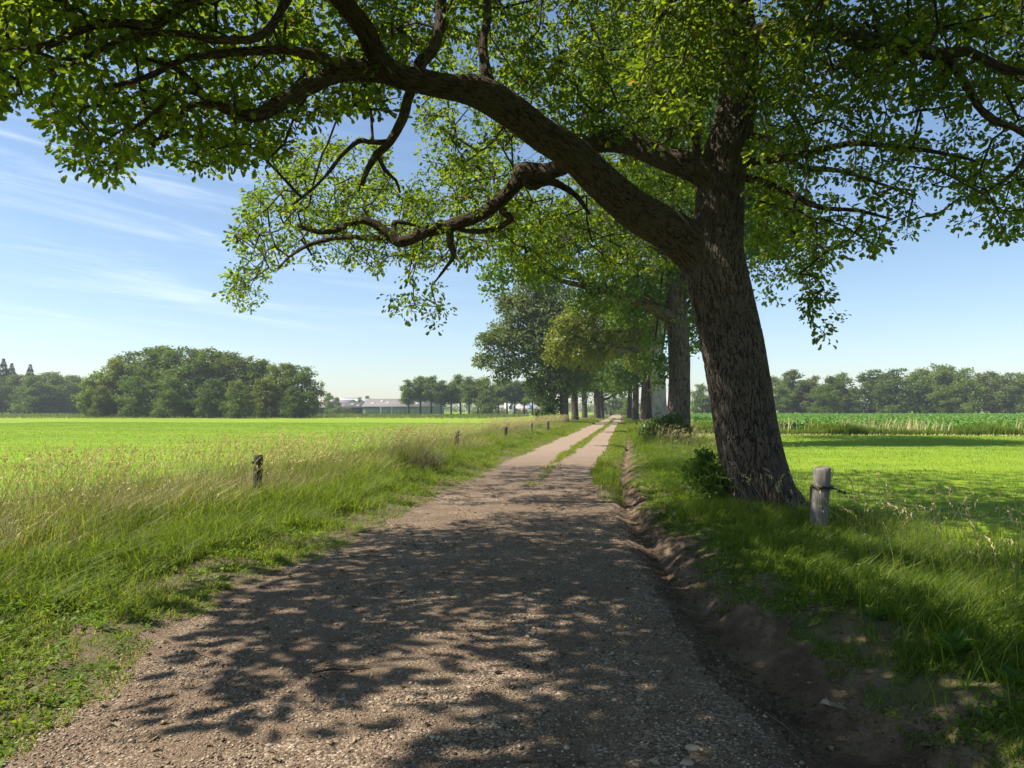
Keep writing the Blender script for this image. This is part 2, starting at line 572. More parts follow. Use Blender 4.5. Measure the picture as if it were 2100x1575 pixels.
_XL = ip([(-10, -2.6), (3, -2.85), (4.5, -3.12), (6, -3.34), (9.6, -3.2), (13.6, -3.29), (23, -3.36), (36, -3.2), (70, -2.8), (116, -2.05), (150, -1.6), (400, 1.5)])
_XR = ip([(-10, 0.9), (3.5, .72), (5, .51), (8, .19), (11.7, .02), (18, -.33), (27, -.22), (41, -.04), (82, .51), (122, .8), (150, 1.0), (400, 4.0)])
_XG = ip([(-10, 0.95), (3.5, .76), (5, .55), (8, .23), (11.7, .06), (14, -.02), (18, -.02), (27, .18), (49, .70), (65, .95), (150, 1.4), (400, 4.4)])
_XS = ip([(-10, 1.9), (3.6, 1.56), (4.6, 1.4), (5.8, 1.21), (7.5, 1.0), (10, .68), (14.5, .44), (20, .39), (27, .6), (49, .98), (65, 1.06), (150, 1.46), (400, 4.5)])
_XRUT = ip([(-10, 1.35), (3.9, 1.14), (5.6, .78), (7.8, .53), (11.8, .22), (19, .14), (25, .35), (49, .86), (65, 1.0), (400, 4.45)])
_XM = ip([(-10, -1.6), (18, -1.75), (24, -1.75), (43, -1.37), (70, -.85), (120, -.3), (400, 2.7)])


def edge(fn, y, s, amp):
    y = np.asarray(y, float)
    return fn(y) + amp * (fbm(y * .8, y * 0 + s, s, 3) + .6 * vnoise(y * 6, y * 0 + s, s + 5))


def XL(y): return edge(_XL, y, 3, .22)
def XR(y): return edge(_XR, y, 9, .18)
def XG(y): return np.maximum(edge(_XG, y, 13, .10), XR(y) + .015)
def XS(y): return np.maximum(edge(_XS, y, 21, .26), XG(y) + .05)


def height(x, y):
    x = np.asarray(x, float)
    y = np.asarray(y, float)
    far = np.clip((70 - y) / 40, 0, 1)
    xl, xr = _XL(y), _XR(y)
    z = .018 * np.exp(-((x - _XM(y)) / .9) ** 2)
    z = z + np.where(x < xl, .12 * (1 - np.exp(-np.clip(xl - x, 0, 9) / .8)) - .10 * np.clip((xl - x - 3.2) / 3, 0, 1), 0)
    rut = _XRUT(y)
    wd = .16 + .14 * np.clip((9 - y) / 6, 0, 1)
    dep = (.12 + .05 * np.clip((9 - y) / 6, 0, 1)) * np.clip((75 - y) / 25, .15, 1)
    z = z - dep * np.exp(-((x - rut) / wd) ** 2)
    t = x - rut
    z = z + np.where(t > 0, (.10 + .08 * np.clip((9 - y) / 5, 0, 1)) * np.clip(t / .7, 0, 1) ** 1.3, 0) * np.clip((90 - y) / 50, 0, 1)
    z = z - np.where(t > 1.3, .20 * np.clip((t - 1.3) / 2.2, 0, 1), 0) * np.clip((90 - y) / 50, 0, 1)
    n1 = fbm(x * .7, y * .7, 31, 4) * .10
    n2 = fbm(x * 5, y * 5, 47, 3) * .035
    verge = np.clip((np.maximum(xl - x, x - xr) + .05) / .6, .18, 1) * np.clip((14 - np.abs(x)) / 6, .25, 1)
    z = z + (n1 + n2 * far) * verge
    soil = np.exp(-((x - rut - .2) / .5) ** 2) * far
    z = z + soil * (fbm(x * 9, y * 9, 71, 4) * .055 + fbm(x * 2.2, y * 2.2, 77, 2) * .04)
    dist = np.clip((y - 140) / 120, 0, 1) + np.clip((np.abs(x) - 120) / 200, 0, 1)
    return z * np.clip(1 - dist, 0, 1)


def build_ground():
    ys, y, d = [], -9.0, .30
    while y < 2500:
        ys.append(y)
        d = .30 if y < 1.5 else (.045 if y < 9 else .045 * (y / 9) ** 1.35)
        y += d
    ys = np.array(ys + [2500.0])
    n = len(ys)

    def geo(a, k, far):            # spacing that grows away from the verge
        t = np.linspace(0, 1, k)
        return a + (far - a) * t ** 4.2

    bands = []
    lf = np.minimum(_XL(ys) - 4.8, -7.6)
    rf = _XS(ys) + 2.9
    left = np.stack([lf - geo(0, 46, 2400.0)[k] for k in range(45, -1, -1)], 1)
    lv = lf[:, None] + (XL(ys) - lf)[:, None] * np.linspace(0, 1, 61)[None] ** .8
    rd = XL(ys)[:, None] + (XR(ys) - XL(ys))[:, None] * np.linspace(0, 1, 71)[None]
    st = XR(ys)[:, None] + (XG(ys) - XR(ys))[:, None] * np.linspace(0, 1, 5)[None]
    gu = XG(ys)[:, None] + (XS(ys) - XG(ys))[:, None] * np.linspace(0, 1, 37)[None]
    rv = XS(ys)[:, None] + (rf - XS(ys))[:, None] * np.linspace(0, 1, 41)[None] ** 1.1
    right = np.stack([rf + geo(0, 46, 2400.0)[k] for k in range(46)], 1)
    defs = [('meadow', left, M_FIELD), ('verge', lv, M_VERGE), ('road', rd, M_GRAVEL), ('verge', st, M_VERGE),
            ('gully', gu, M_SOIL), ('verge', rv, M_VERGE), ('meadow', right, M_FIELD)]
    for name, X, m in defs:
        Y = np.broadcast_to(ys[:, None], X.shape)
        Z = height(X, Y)
        k = X.shape[1]
        i, j = np.meshgrid(np.arange(n - 1), np.arange(k - 1), indexing='ij')
        b = i * k + j
        F = np.stack([b, b + 1, b + k + 1, b + k], -1).reshape(-1, 4)
        V = np.stack([X, Y, Z], -1).reshape(-1, 3)
        if X is st:                # near the camera the gravel runs right down to the gully
            near = np.repeat(ys[:-1], k - 1) < 12.6
            tag(link('road', mesh_np('road', V, [F[near]], [M_GRAVEL], smooth=True)), kind='structure')
            F = F[~near]
        me = mesh_np(name, V, [F], [m], smooth=True)
        tag(link(name, me), kind='structure')



build_ground()


# ---------------------------------------------------------------- grass, crop and pebbles
def inview(x, y, margin=560):
    d = -math.sin(YAW) * x + math.cos(YAW) * y
    s = math.cos(YAW) * x + math.sin(YAW) * y
    px = 1050 + F_PX * s / np.maximum(d, .3)
    return (d > .8) & (px > -margin - 300 / np.maximum(d, .3)) & (px < 2100 + margin + 300 / np.maximum(d, .3))


def scatter(n, x0, x1, y0, y1, dens=None, pw=1.0):
    """n points, x between functions or numbers of y, y crowded towards y0 by pw"""
    y = y0 + (y1 - y0) * RNG.random(n) ** pw
    a = x0(y) if callable(x0) else np.full(n, float(x0))
    b = x1(y) if callable(x1) else np.full(n, float(x1))
    x = a + (b - a) * RNG.random(n)
    k = inview(x, y)
    if dens is not None:
        k &= RNG.random(n) < dens(x, y)
    return x[k], y[k]


def blades(bag, x, y, h, wd, lean=.35, wind=(.25, -.05), mat_i=0, rnd=None, seg=2, z=None):
    m = len(x)
    if m == 0:
        return
    z = height(x, y) - .01 if z is None else z
    a = RNG.random(m) * 2 * math.pi
    dirx = np.stack([np.cos(a), np.sin(a)], 1)
    ln = lean * (.3 + RNG.random(m))
    off = dirx * ln[:, None] + np.array(wind)[None] * (.5 + RNG.random(m))[:, None]
    side = np.stack([-np.sin(a + .6), np.cos(a + .6)], 1)
    # width mostly across the view so that blades read at a distance
    P = np.stack([x, y, z], 1)
    hw = wd / 2

    def pt(t, s):
        q = P.copy()
        q[:, :2] += off * (h * t ** 1.8)[:, None] if np.ndim(t) else off * (h[:, None] * t ** 1.8)
        q[:, 2] += h * t * (1 - .22 * t * np.linalg.norm(off, axis=1))
        q[:, :2] += side * (s * hw)[:, None]
        return q
    r = RNG.random(m) if rnd is None else rnd
    if seg == 1:
        V = np.stack([pt(0., -1), pt(0., 1), pt(1., 0)], 1).reshape(-1, 3)
        bag.add(V, [(np.arange(m) * 3)[:, None] + np.array([[0, 1, 2]])], mat_i, np.repeat(r, 3))
    else:
        V = np.stack([pt(0., -.8), pt(0., .8), pt(.5, .9), pt(.5, -.9), pt(1., 0)], 1).reshape(-1, 3)
        b = (np.arange(m) * 5)[:, None]
        bag.add(V, [b + np.array([[0, 1, 2, 3]]), b + np.array([[3, 2, 4]])], mat_i, np.repeat(r, 5))


def seed_stems(bag, x, y, h, wind=(.35, -.1), rnd=None):
    """tall stems that end in a drooping seed head"""
    m = len(x)
    z = height(x, y)
    P0 = np.stack([x, y, z], 1)
    lean = np.stack([wind[0] + RNG.normal(size=m) * .22, wind[1] + RNG.normal(size=m) * .22], 1)
    P1 = P0 + np.column_stack([lean * (h * .35)[:, None], h * .6])
    P2 = P0 + np.column_stack([lean * (h * .95)[:, None], h * .96])
    r = RNG.random(m) if rnd is None else rnd
    prisms(bag, P0, P1, np.full(m, .0022), np.full(m, .0018), 0, r * .5)
    prisms(bag, P1, P2, np.full(m, .0018), np.full(m, .0010), 0, r * .7)
    # seed heads: small slips along the last fifth
    k = 9
    t = np.tile(np.linspace(0, 1, k), m)
    i = np.repeat(np.arange(m), k)
    hl = (.09 + .10 * RNG.random(m))[i]
    dr = norm(P2 - P1)[i]
    base = P2[i] + dr * (hl * t)[:, None] + np.column_stack([lean[i] * (hl * t * t * .6)[:, None], -(hl * t * t * .35)])
    leaves(bag, base, dr + rand_dir(m * k) * .55, rand_dir(m * k), .022 + .022 * (1 - t) * RNG.random(m * k), DIA_OUT, 0,
           .55 + .45 * np.clip(r[i] + RNG.normal(size=m * k) * .15, 0, 1), 0.1, .55)


def clump(x, y, s, seed, lo=.3, hi=.6):
    return np.clip((fbm(x / s, y / s, seed, 3) + .5 - lo) / (hi - lo), 0, 1)


def build_grass():
    # -- short and mid verge grass, both sides of the track
    g = Bag()
    n = 150000
    x, y = scatter(n, lambda y: _XL(y) - 2.0, lambda y: XL(y) + .10, 2.3, 50, lambda x, y: .15 + .85 * clump(x, y, .5, 5, .15 + .25 * (x > _XL(y) - .45), .55), 2.0)
    e = np.clip((_XL(y) - x) / (1.4 + .9 * np.clip((8 - y) / 4, 0, 1)), 0, 1)
    h = (.035 + .17 * e * (.4 + clump(x, y, .8, 8))) * (.55 + .8 * RNG.random(len(x)))
    blades(g, x, y, h, .0045 + .005 * RNG.random(len(x)) + .00022 * y, 1.0, (.08, -.05), 0, np.clip(RNG.random(len(x)) * .8 + .35 * (1 - e) * RNG.random(len(x)), 0, 1))
    # lush tufts in front of the tall grass
    x, y = scatter(80000, lambda y: _XL(y) - 3.2, lambda y: _XL(y) - .9, 4.0, 34, lambda x, y: clump(x, y, .75, 15, .38, .6) * np.clip((y - 4.2) / 4, .06, 1), 1.7)
    blades(g, x, y, (.14 + .20 * clump(x, y, 1.1, 18)) * (.4 + .8 * RNG.random(len(x))), .0045 + .004 * RNG.random(len(x)) + .0002 * y, 1.1, (.22, -.10), 0, RNG.random(len(x)) * .85)
    # right verge
    x, y = scatter(300000, lambda y: XS(y) - .10, lambda y: _XS(y) + 3.0, 2.6, 45, lambda x, y: .15 + .9 * clump(x, y, .45, 25, .10 + .22 * (x < _XS(y) + .30), .45), 2.0)
    e = np.clip((x - _XS(y)) / .8, 0, 1)
    h = (.04 + .10 * e * (.3 + clump(x, y, .7, 28))) * (.4 + 1.0 * RNG.random(len(x)))
    blades(g, x, y, h, .0045 + .005 * RNG.random(len(x)) + .00022 * y, 1.1, (.05, -.02), 0, RNG.random(len(x)) ** 1.5 * .75)
    x, y = scatter(60000, lambda y: _XS(y) + .5, lambda y: _XS(y) + 3.6, 3.2, 32, lambda x, y: clump(x, y, .9, 35, .40, .62), 1.6)
    blades(g, x, y, (.12 + .16 * clump(x, y, 1.3, 38)) * (.35 + .8 * RNG.random(len(x))), .004 + .004 * RNG.random(len(x)) + .0002 * y, 1.2, (.08, -.05), 0, RNG.random(len(x)) ** 1.5 * .7)
    # tufts leaning on the oak and the posts
    for (cx, cy, sx, sy, k, hh) in ((2.2, 11.0, .75, .35, 6000, .30), (2.65, 10.05, .45, .4, 2500, .24), (3.9, 8.2, 1.0, 1.1, 6000, .34), (3.6, 5.4, .8, .9, 7000, .42),
                                    (-5.4, 10.6, .6, .5, 3500, .5), (1.5, 33, 1.2, 3, 4000, .4), (3.6, 34, 1.4, 2.5, 4000, .7)):
        x, y = cx + RNG.normal(size=k) * sx, cy + RNG.normal(size=k) * sy
        kk = x > XS(y) + .12 if cx > 0 else np.ones(k, bool)
        x, y = x[kk], y[kk]
        blades(g, x, y, hh * (.35 + .65 * RNG.random(len(x))), .004 + .003 * RNG.random(len(x)) + .0002 * y, .7, (.2, -.1), 0, RNG.random(len(x)) * .8)
    # strip along the middle of the track and beside the gully
    x, y = scatter(60000, lambda y: _XM(y) - .26, lambda y: _XM(y) + .26, 15.5, 130, lambda x, y: clump(x, y, .7, 45, .30, .62) * np.clip((y - 14.5) / 16, .03, 1) * np.exp(-((x - _XM(y)) / (.09 + .10 * clump(x * 0, y, 1.5, 46))) ** 2), 1.6)
    blades(g, x, y, .05 + .10 * RNG.random(len(x)), .006 + .00030 * y, .5, (.1, 0), 0, .3 + .7 * RNG.random(len(x)))
    x, y = scatter(50000, lambda y: XR(y) - .22, lambda y: XG(y) + .10, 12.5, 90, lambda x, y: np.clip((y - 14) / 4, .05, 1) * clump(x, y, .6, 47, .25, .6), 1.5)
    blades(g, x, y, (.08 + .16 * np.clip((26 - y) / 10, 0, 1)) * (.5 + RNG.random(len(x))), .006 + .0003 * y, .5, (.1, 0), 0, .2 + .8 * RNG.random(len(x)))
    # small broad leaves low in the grass
    wd = Bag()
    for args in ((5200, lambda y: _XL(y) - 2.6, lambda y: XL(y) + .02, 2.4, 22, 131), (4200, lambda y: XS(y), lambda y: _XS(y) + 2.6, 2.6, 20, 151)):
        x, y = scatter(*args[:5], lambda x, y: clump(x, y, .55, args[5], .48, .66), 1.8)
        i = np.repeat(np.arange(len(x)), 5)
        q = len(i)
        hh = .02 + .12 * np.clip((np.maximum(_XL(y) - x, x - _XS(y))) / 1.2, 0, 1) * RNG.random(len(x))
        P = np.stack([x, y, height(x, y) + hh], 1)[i] + RNG.normal(size=(q, 3)) * [.025, .025, .012]
        leaves(wd, P, rand_dir(q) * [1, 1, .3] + [0, 0, .25], rand_dir(q) * .5 + [0, 0, 1.], .020 + .028 * RNG.random(q) ** 1.5, SIMPLE_OUT, 0, np.clip(RNG.random(len(x))[i] * .7 + .3 * RNG.random(q), 0, 1), .3)
    tag(link('ground_weeds', wd.mesh('ground_weeds', [leaf_mat('weed_small', (.06, .13, .015), (.12, .21, .02), (.22, .28, .03), 1.4, .4)])), kind='stuff')
    # far verges
    x, y = scatter(52000, lambda y: _XL(y) - 2.6, lambda y: XL(y) + .15, 45, 170, None, 1.3)
    blades(g, x, y, .10 + .22 * RNG.random(len(x)), .010 + .00035 * y, .5, (.1, 0), 0, .25 + .7 * RNG.random(len(x)), 1)
    x, y = scatter(52000, lambda y: XG(y) + .1, lambda y: _XS(y) + 3.6, 40, 170, None, 1.3)
    blades(g, x, y, .10 + .25 * RNG.random(len(x)), .010 + .00035 * y, .5, (.1, 0), 0, .25 + .7 * RNG.random(len(x)), 1)
    tag(link('verge_grass', g.mesh('verge_grass', [M_GRASS])), kind='stuff')

    # -- tall dry grass along the fence on the left, and the wisps on the right
    t = Bag()
    wl = ip([(2, 7.0), (9, 6.3), (14, 4.6), (22, 3.6), (60, 3.2), (160, 3.0)])
    x, y = scatter(62000, lambda y: _XL(y) - wl(y), lambda y: _XL(y) - 1.5, 2.5, 62, lambda x, y: .25 + .75 * clump(x, y, 1.1, 55, .25, .6), 1.5)
    e = np.clip((_XL(y) - 1.4 - x) / .9, .25, 1)
    blades(t, x, y, (.22 + .36 * e * (.35 + .65 * clump(x, y, 1.6, 58))) * (.45 + .7 * RNG.random(len(x))), .0045 + .004 * RNG.random(len(x)) + .0003 * y, .9, (.16, -.06), 0,
           np.clip(RNG.random(len(x)) ** 1.3, 0, 1))
    x, y = scatter(44000, lambda y: _XL(y) - wl(y), lambda y: _XL(y) - 1.6, 2.5, 62, lambda x, y: clump(x, y, 1.4, 65, .28, .6), 1.4)
    blades(t, x, y, (.30 + .38 * RNG.random(len(x))), .0035 + .003 * RNG.random(len(x)) + .0003 * y, .85, (.2, -.06), 1, RNG.random(len(x)))
    x, y = scatter(11500, lambda y: _XL(y) - wl(y), lambda y: _XL(y) - 1.8, 3.0, 75, lambda x, y: clump(x, y, 1.3, 75, .25, .6), 1.35)
    seed_stems(t, x, y, .55 + .48 * RNG.random(len(x)), (.28, -.1))
    x, y = scatter(420, lambda y: _XS(y) + 1.2, lambda y: _XS(y) + 4.5, 3.5, 14, None, 1.0)
    seed_stems(t, x, y, .40 + .40 * RNG.random(len(x)), (-.2, -.2))
    x, y = scatter(700, lambda y: _XS(y) + .7, lambda y: _XS(y) + 3.6, 18, 48, None, 1.0)
    seed_stems(t, x, y, .5 + .4 * RNG.random(len(x)), (.2, -.1))
    tag(link('tall_grass', t.mesh('tall_grass', [M_DRY, M_GRASS])), kind='stuff')

    # -- mown meadow either side
    f = Bag()
    x, y = scatter(330000, lambda y: _XS(y) + 2.4, 46, 4.5, 50.5, None, 1.5)
    blades(f, x, y, .035 + .05 * RNG.random(len(x)), .004 + .00050 * y, .6, (.1, 0), 0, np.clip(RNG.random(len(x)) * .6 + .25 * clump(x, y, 3, 85) + .3 * clump(x * .12, y, .9, 86), 0, 1), 1)
    x, y = scatter(330000, -70, lambda y: _XL(y) - 3.4, 8, 85, None, 1.4)
    blades(f, x, y, .035 + .05 * RNG.random(len(x)), .004 + .00050 * y, .6, (.1, 0), 0, np.clip(RNG.random(len(x)) * .6 + .25 * clump(x, y, 3, 88) + .3 * clump(x * .12, y, 1.1, 89), 0, 1), 1)
    tag(link('meadow_grass', f.mesh('meadow_grass', [M_MEADOW])), kind='stuff')

    # -- reedy strip across the right field, with plumes
    r = Bag()
    x, y = scatter(70000, 2.5, 64, 51.2, 54.6, lambda x, y: .35 + .65 * clump(x, y, 1.6, 95, .2, .6))
    blades(r, x, y, (.42 + .55 * clump(x, y * .3, 3.0, 98, .2, .7)) * (.55 + .5 * RNG.random(len(x))), .03 + .02 * RNG.random(len(x)), .35, (.12, 0), 0, RNG.random(len(x)) * .75)
    x, y = scatter(1700, 2.5, 64, 51.5, 54.6, lambda x, y: clump(x, y * .2, 3.4, 99, .4, .75))
    blades(r, x, y, .85 + .5 * RNG.random(len(x)), .03 + .02 * RNG.random(len(x)), .15, (.15, 0), 1, .5 + .5 * RNG.random(len(x)))
    x, y = scatter(2500, 2.5, 64, 50.6, 51.2)
    blades(r, x, y, .06 + .12 * RNG.random(len(x)), .04 + .02 * RNG.random(len(x)), .5, (.12, 0), 1, .4 + .6 * RNG.random(len(x)))
    tag(link('reeds', r.mesh('reeds', [M_GRASS, M_DRY])), kind='stuff')

    # -- leafy crop behind the reeds, in rows
    c = Bag()
    m = 90000
    yy = 58 + 175 * RNG.random(m) ** 1.25
    row = np.round(yy / .75) * .75 + RNG.normal(size=m) * .12
    xx = -2 + (yy * 1.05 + 14) * RNG.random(m)
    xx = np.maximum(xx, 4.0 + yy * .004)
    k = inview(xx, row)
    xx, row = xx[k], row[k]
    m = len(xx)
    P = np.stack([xx, row, height(xx, row) + .30 + .22 * RNG.random(m)], 1)
    leaves(c, P, rand_dir(m) * [1, 1, .35] + [0, 0, .1], rand_dir(m) * .5 + [0, 0, 1], .20 + .22 * RNG.random(m), SIMPLE_OUT, 0, RNG.random(m), .5)
    blades(c, xx, row, np.full(m, .5), np.full(m, .07), .2, (0, 0), 0, RNG.random(m) * .5, 1)
    tag(link('crop', c.mesh('crop', [M_CROP])), kind='stuff')

    # -- loose pebbles on the track
    p = Bag()
    n = 42000
    y = 2.7 + 8.5 * RNG.random(n) ** 2.0
    x = XL(y) - .05 + (_XR(y) + .25 - XL(y)) * RNG.random(n)
    k = inview(x, y) & (RNG.random(n) < .25 + .75 * clump(x, y, .35, 105, .3, .6))
    x, y = x[k], y[k]
    n = len(x)
    s = .0035 + .0060 * RNG.random(n) ** 2 + .007 * (RNG.random(n) > .985)
    oc = np.array([[1, 0, 0], [.3, .95, 0], [-.8, .6, 0], [-.8, -.6, 0], [.3, -.95, 0], [.2, .1, .8], [-.1, -.05, -.7]])
    a = RNG.random(n) * 2 * math.pi
    jit = 1 + .35 * (RNG.random((n, 7, 1)) - .5)
    V = oc[None] * jit * s[:, None, None] * np.stack([1 + .5 * RNG.random(n), np.ones(n), .7 + .3 * RNG.random(n)], 1)[:, None, :]
    ca, sa = np.cos(a)[:, None], np.sin(a)[:, None]
    V = np.stack([V[..., 0] * ca - V[..., 1] * sa, V[..., 0] * sa + V[..., 1] * ca, V[..., 2]], -1)
    V += np.stack([x, y, height(x, y) + s * .25], 1)[:, None, :]
    F = np.array([[0, 1, 5], [1, 2, 5], [2, 3, 5], [3, 4, 5], [4, 0, 5], [1, 0, 6], [2, 1, 6], [3, 2, 6], [4, 3, 6], [0, 4, 6]])
    p.add(V.reshape(-1, 3), [((np.arange(n) * 7)[:, None, None] + F[None]).reshape(-1, 3)], 0, np.repeat(RNG.random(n), 7))
    # crumbs of soil in the gully
    n = 16000
    y = 2.7 + 14 * RNG.random(n) ** 1.8
    x = _XR(y) - .05 + (_XS(y) + .25 - _XR(y)) * RNG.random(n)
    k = clump(x, y, .3, 115, .35, .65) > RNG.random(n)
    x, y = x[k], y[k]
    n = len(x)
    s = .004 + .014 * RNG.random(n) ** 4
    V = oc[None] * (1 + .5 * (RNG.random((n, 7, 1)) - .5)) * s[:, None, None]
    V = V + np.stack([x, y, height(x, y) + s * .2], 1)[:, None, :]
    p.add(V.reshape(-1, 3), [((np.arange(n) * 7)[:, None, None] + F[None]).reshape(-1, 3)], 1, np.repeat(RNG.random(n), 7))
    tag(link('gravel', p.mesh('gravel', [M_STONE, leaf_mat('soil_crumb', (.07, .05, .037), (.13, .095, .07), (.2, .15, .11), 0.0, 0.0, gloss=0)], True)), kind='stuff')
    # straws, bits of twig and shed leaf
    q = Bag()
    x, y = scatter(1500, lambda y: _XL(y) - .2, lambda y: _XS(y) + .4, 2.6, 16, lambda x, y: .15 + .85 * ((x > _XR(y)) | (x < _XL(y) + .7)), 1.7)
    n = len(x)
    P = np.stack([x, y, height(x, y) + .008], 1)
    dv = rand_dir(n) * [1, 1, .12] * (.02 + .06 * RNG.random(n) ** 2)[:, None]
    prisms(q, P - dv, P + dv, np.full(n, .0016), np.full(n, .001), 0, RNG.random(n))
    x, y = scatter(900, lambda y: _XL(y) - .1, lambda y: _XS(y) + .5, 2.6, 16, None, 1.7)
    n = len(x)
    leaves(q, np.stack([x, y, height(x, y) + .01], 1), rand_dir(n) * [1, 1, .2], rand_dir(n) * .4 + [0, 0, 1.], .02 + .04 * RNG.random(n), OAK_OUT, 0, RNG.random(n) * .8, .6)
    tag(link('litter', q.mesh('litter', [leaf_mat('litter', (.10, .07, .045), (.22, .17, .11), (.42, .34, .23), .6, .15)])), kind='stuff')


build_grass()


# ---------------------------------------------------------------- trees
def px_line(rows):
    """rows (px, py, distance, half width in px) -> points, radii"""
    P = np.array([at(r[0], r[1], r[2]) for r in rows])
    R = np.array([r[3] / F_PX * r[2] for r in rows])
    return P, R


def in_poly(px, py, poly):
    P = np.array(poly, float)
    inside = np.zeros(len(px), bool)
    j = len(P) - 1
    for i in range(len(P)):
        xi, yi, xj, yj = P[i, 0], P[i, 1], P[j, 0], P[j, 1]
        c = ((yi > py) != (yj > py)) & (px < (xj - xi) * (py - yi) / (yj - yi + 1e-12) + xi)
        inside ^= c
        j = i
    return inside


def grow_twigs(bag, nodes, targets, order_from, mat_i=1, r_tip=.0035, step=.32, bend=.10):
    """joins every spray to the nearest wood grown so far; returns the direction each spray leaves its twig"""
    cap = len(nodes) + len(targets) * 14
    N = np.zeros((cap, 3))
    N[:len(nodes)] = nodes
    par = np.full(cap, -1)
    cnt = len(nodes)
    n0 = cnt
    d0 = np.min(np.linalg.norm(targets[:, None, :] - nodes[None, ::max(1, len(nodes) // 400), :], axis=2), axis=1)
    out = np.zeros_like(targets)
    ends = []
    for i in np.argsort(d0):
        t = targets[i]
        dd = np.einsum('ij,ij->i', N[:cnt] - t, N[:cnt] - t)
        j = int(np.argmin(dd))
        L = math.sqrt(dd[j])
        k = min(12, max(1, int(L / step)))
        a = N[j].copy()
        prev = j
        side = rand_dir(1)[0] * L * bend
        for q in range(1, k + 1):
            f = q / k
            p = a + (t - a) * f + side * math.sin(f * math.pi) + np.array([0, 0, .06 * L * math.sin(f * math.pi)])
            if cnt >= cap:
                break
            N[cnt] = p
            par[cnt] = prev
            prev = cnt
            cnt += 1
        out[i] = N[prev] - N[par[prev]] if par[prev] >= 0 else t - a
        ends.append(prev)
    w = np.zeros(cnt)
    w[np.array(ends)] += 1
    for i in range(cnt - 1, n0 - 1, -1):
        w[par[i]] += w[i]
    idx = np.arange(n0, cnt)
    pr = par[idx]
    r = r_tip * np.sqrt(np.maximum(w, 1)) ** 1.0
    ra = np.where(pr < n0, r[idx], np.minimum(r[pr], r[idx] * 1.6))
    prisms(bag, N[pr], N[idx], np.minimum(ra, .021), np.minimum(r[idx], .019), mat_i)
    return norm(out)


def sprays(bag, C, D, per, rad_, size, outline, mat_i=0, up=.9, shade=None, hang=0.0, fold=.25):
    """a handful of leaves round each twig end"""
    m = len(C)
    i = np.repeat(np.arange(m), per)
    k = len(i)
    off = rand_dir(k) * (rad_ * RNG.random(k) ** .6)[:, None] * np.array([1, 1, .65])
    pos = C[i] + off
    dr = norm(off) + D[i] * .5 + rand_dir(k) * .5 + np.array([0, 0, -hang])
    nr = rand_dir(k) * .75 + np.array([0, 0, up])
    base = RNG.random(m)[i] if shade is None else shade[i]
    r = np.clip(.5 * base + .5 * RNG.random(k), 0, .93)
    r = np.where(RNG.random(k) < .004, 1.0, r)
    leaves(bag, pos, dr, nr, size * (.45 + .85 * RNG.random(k)), outline, mat_i, r, fold)


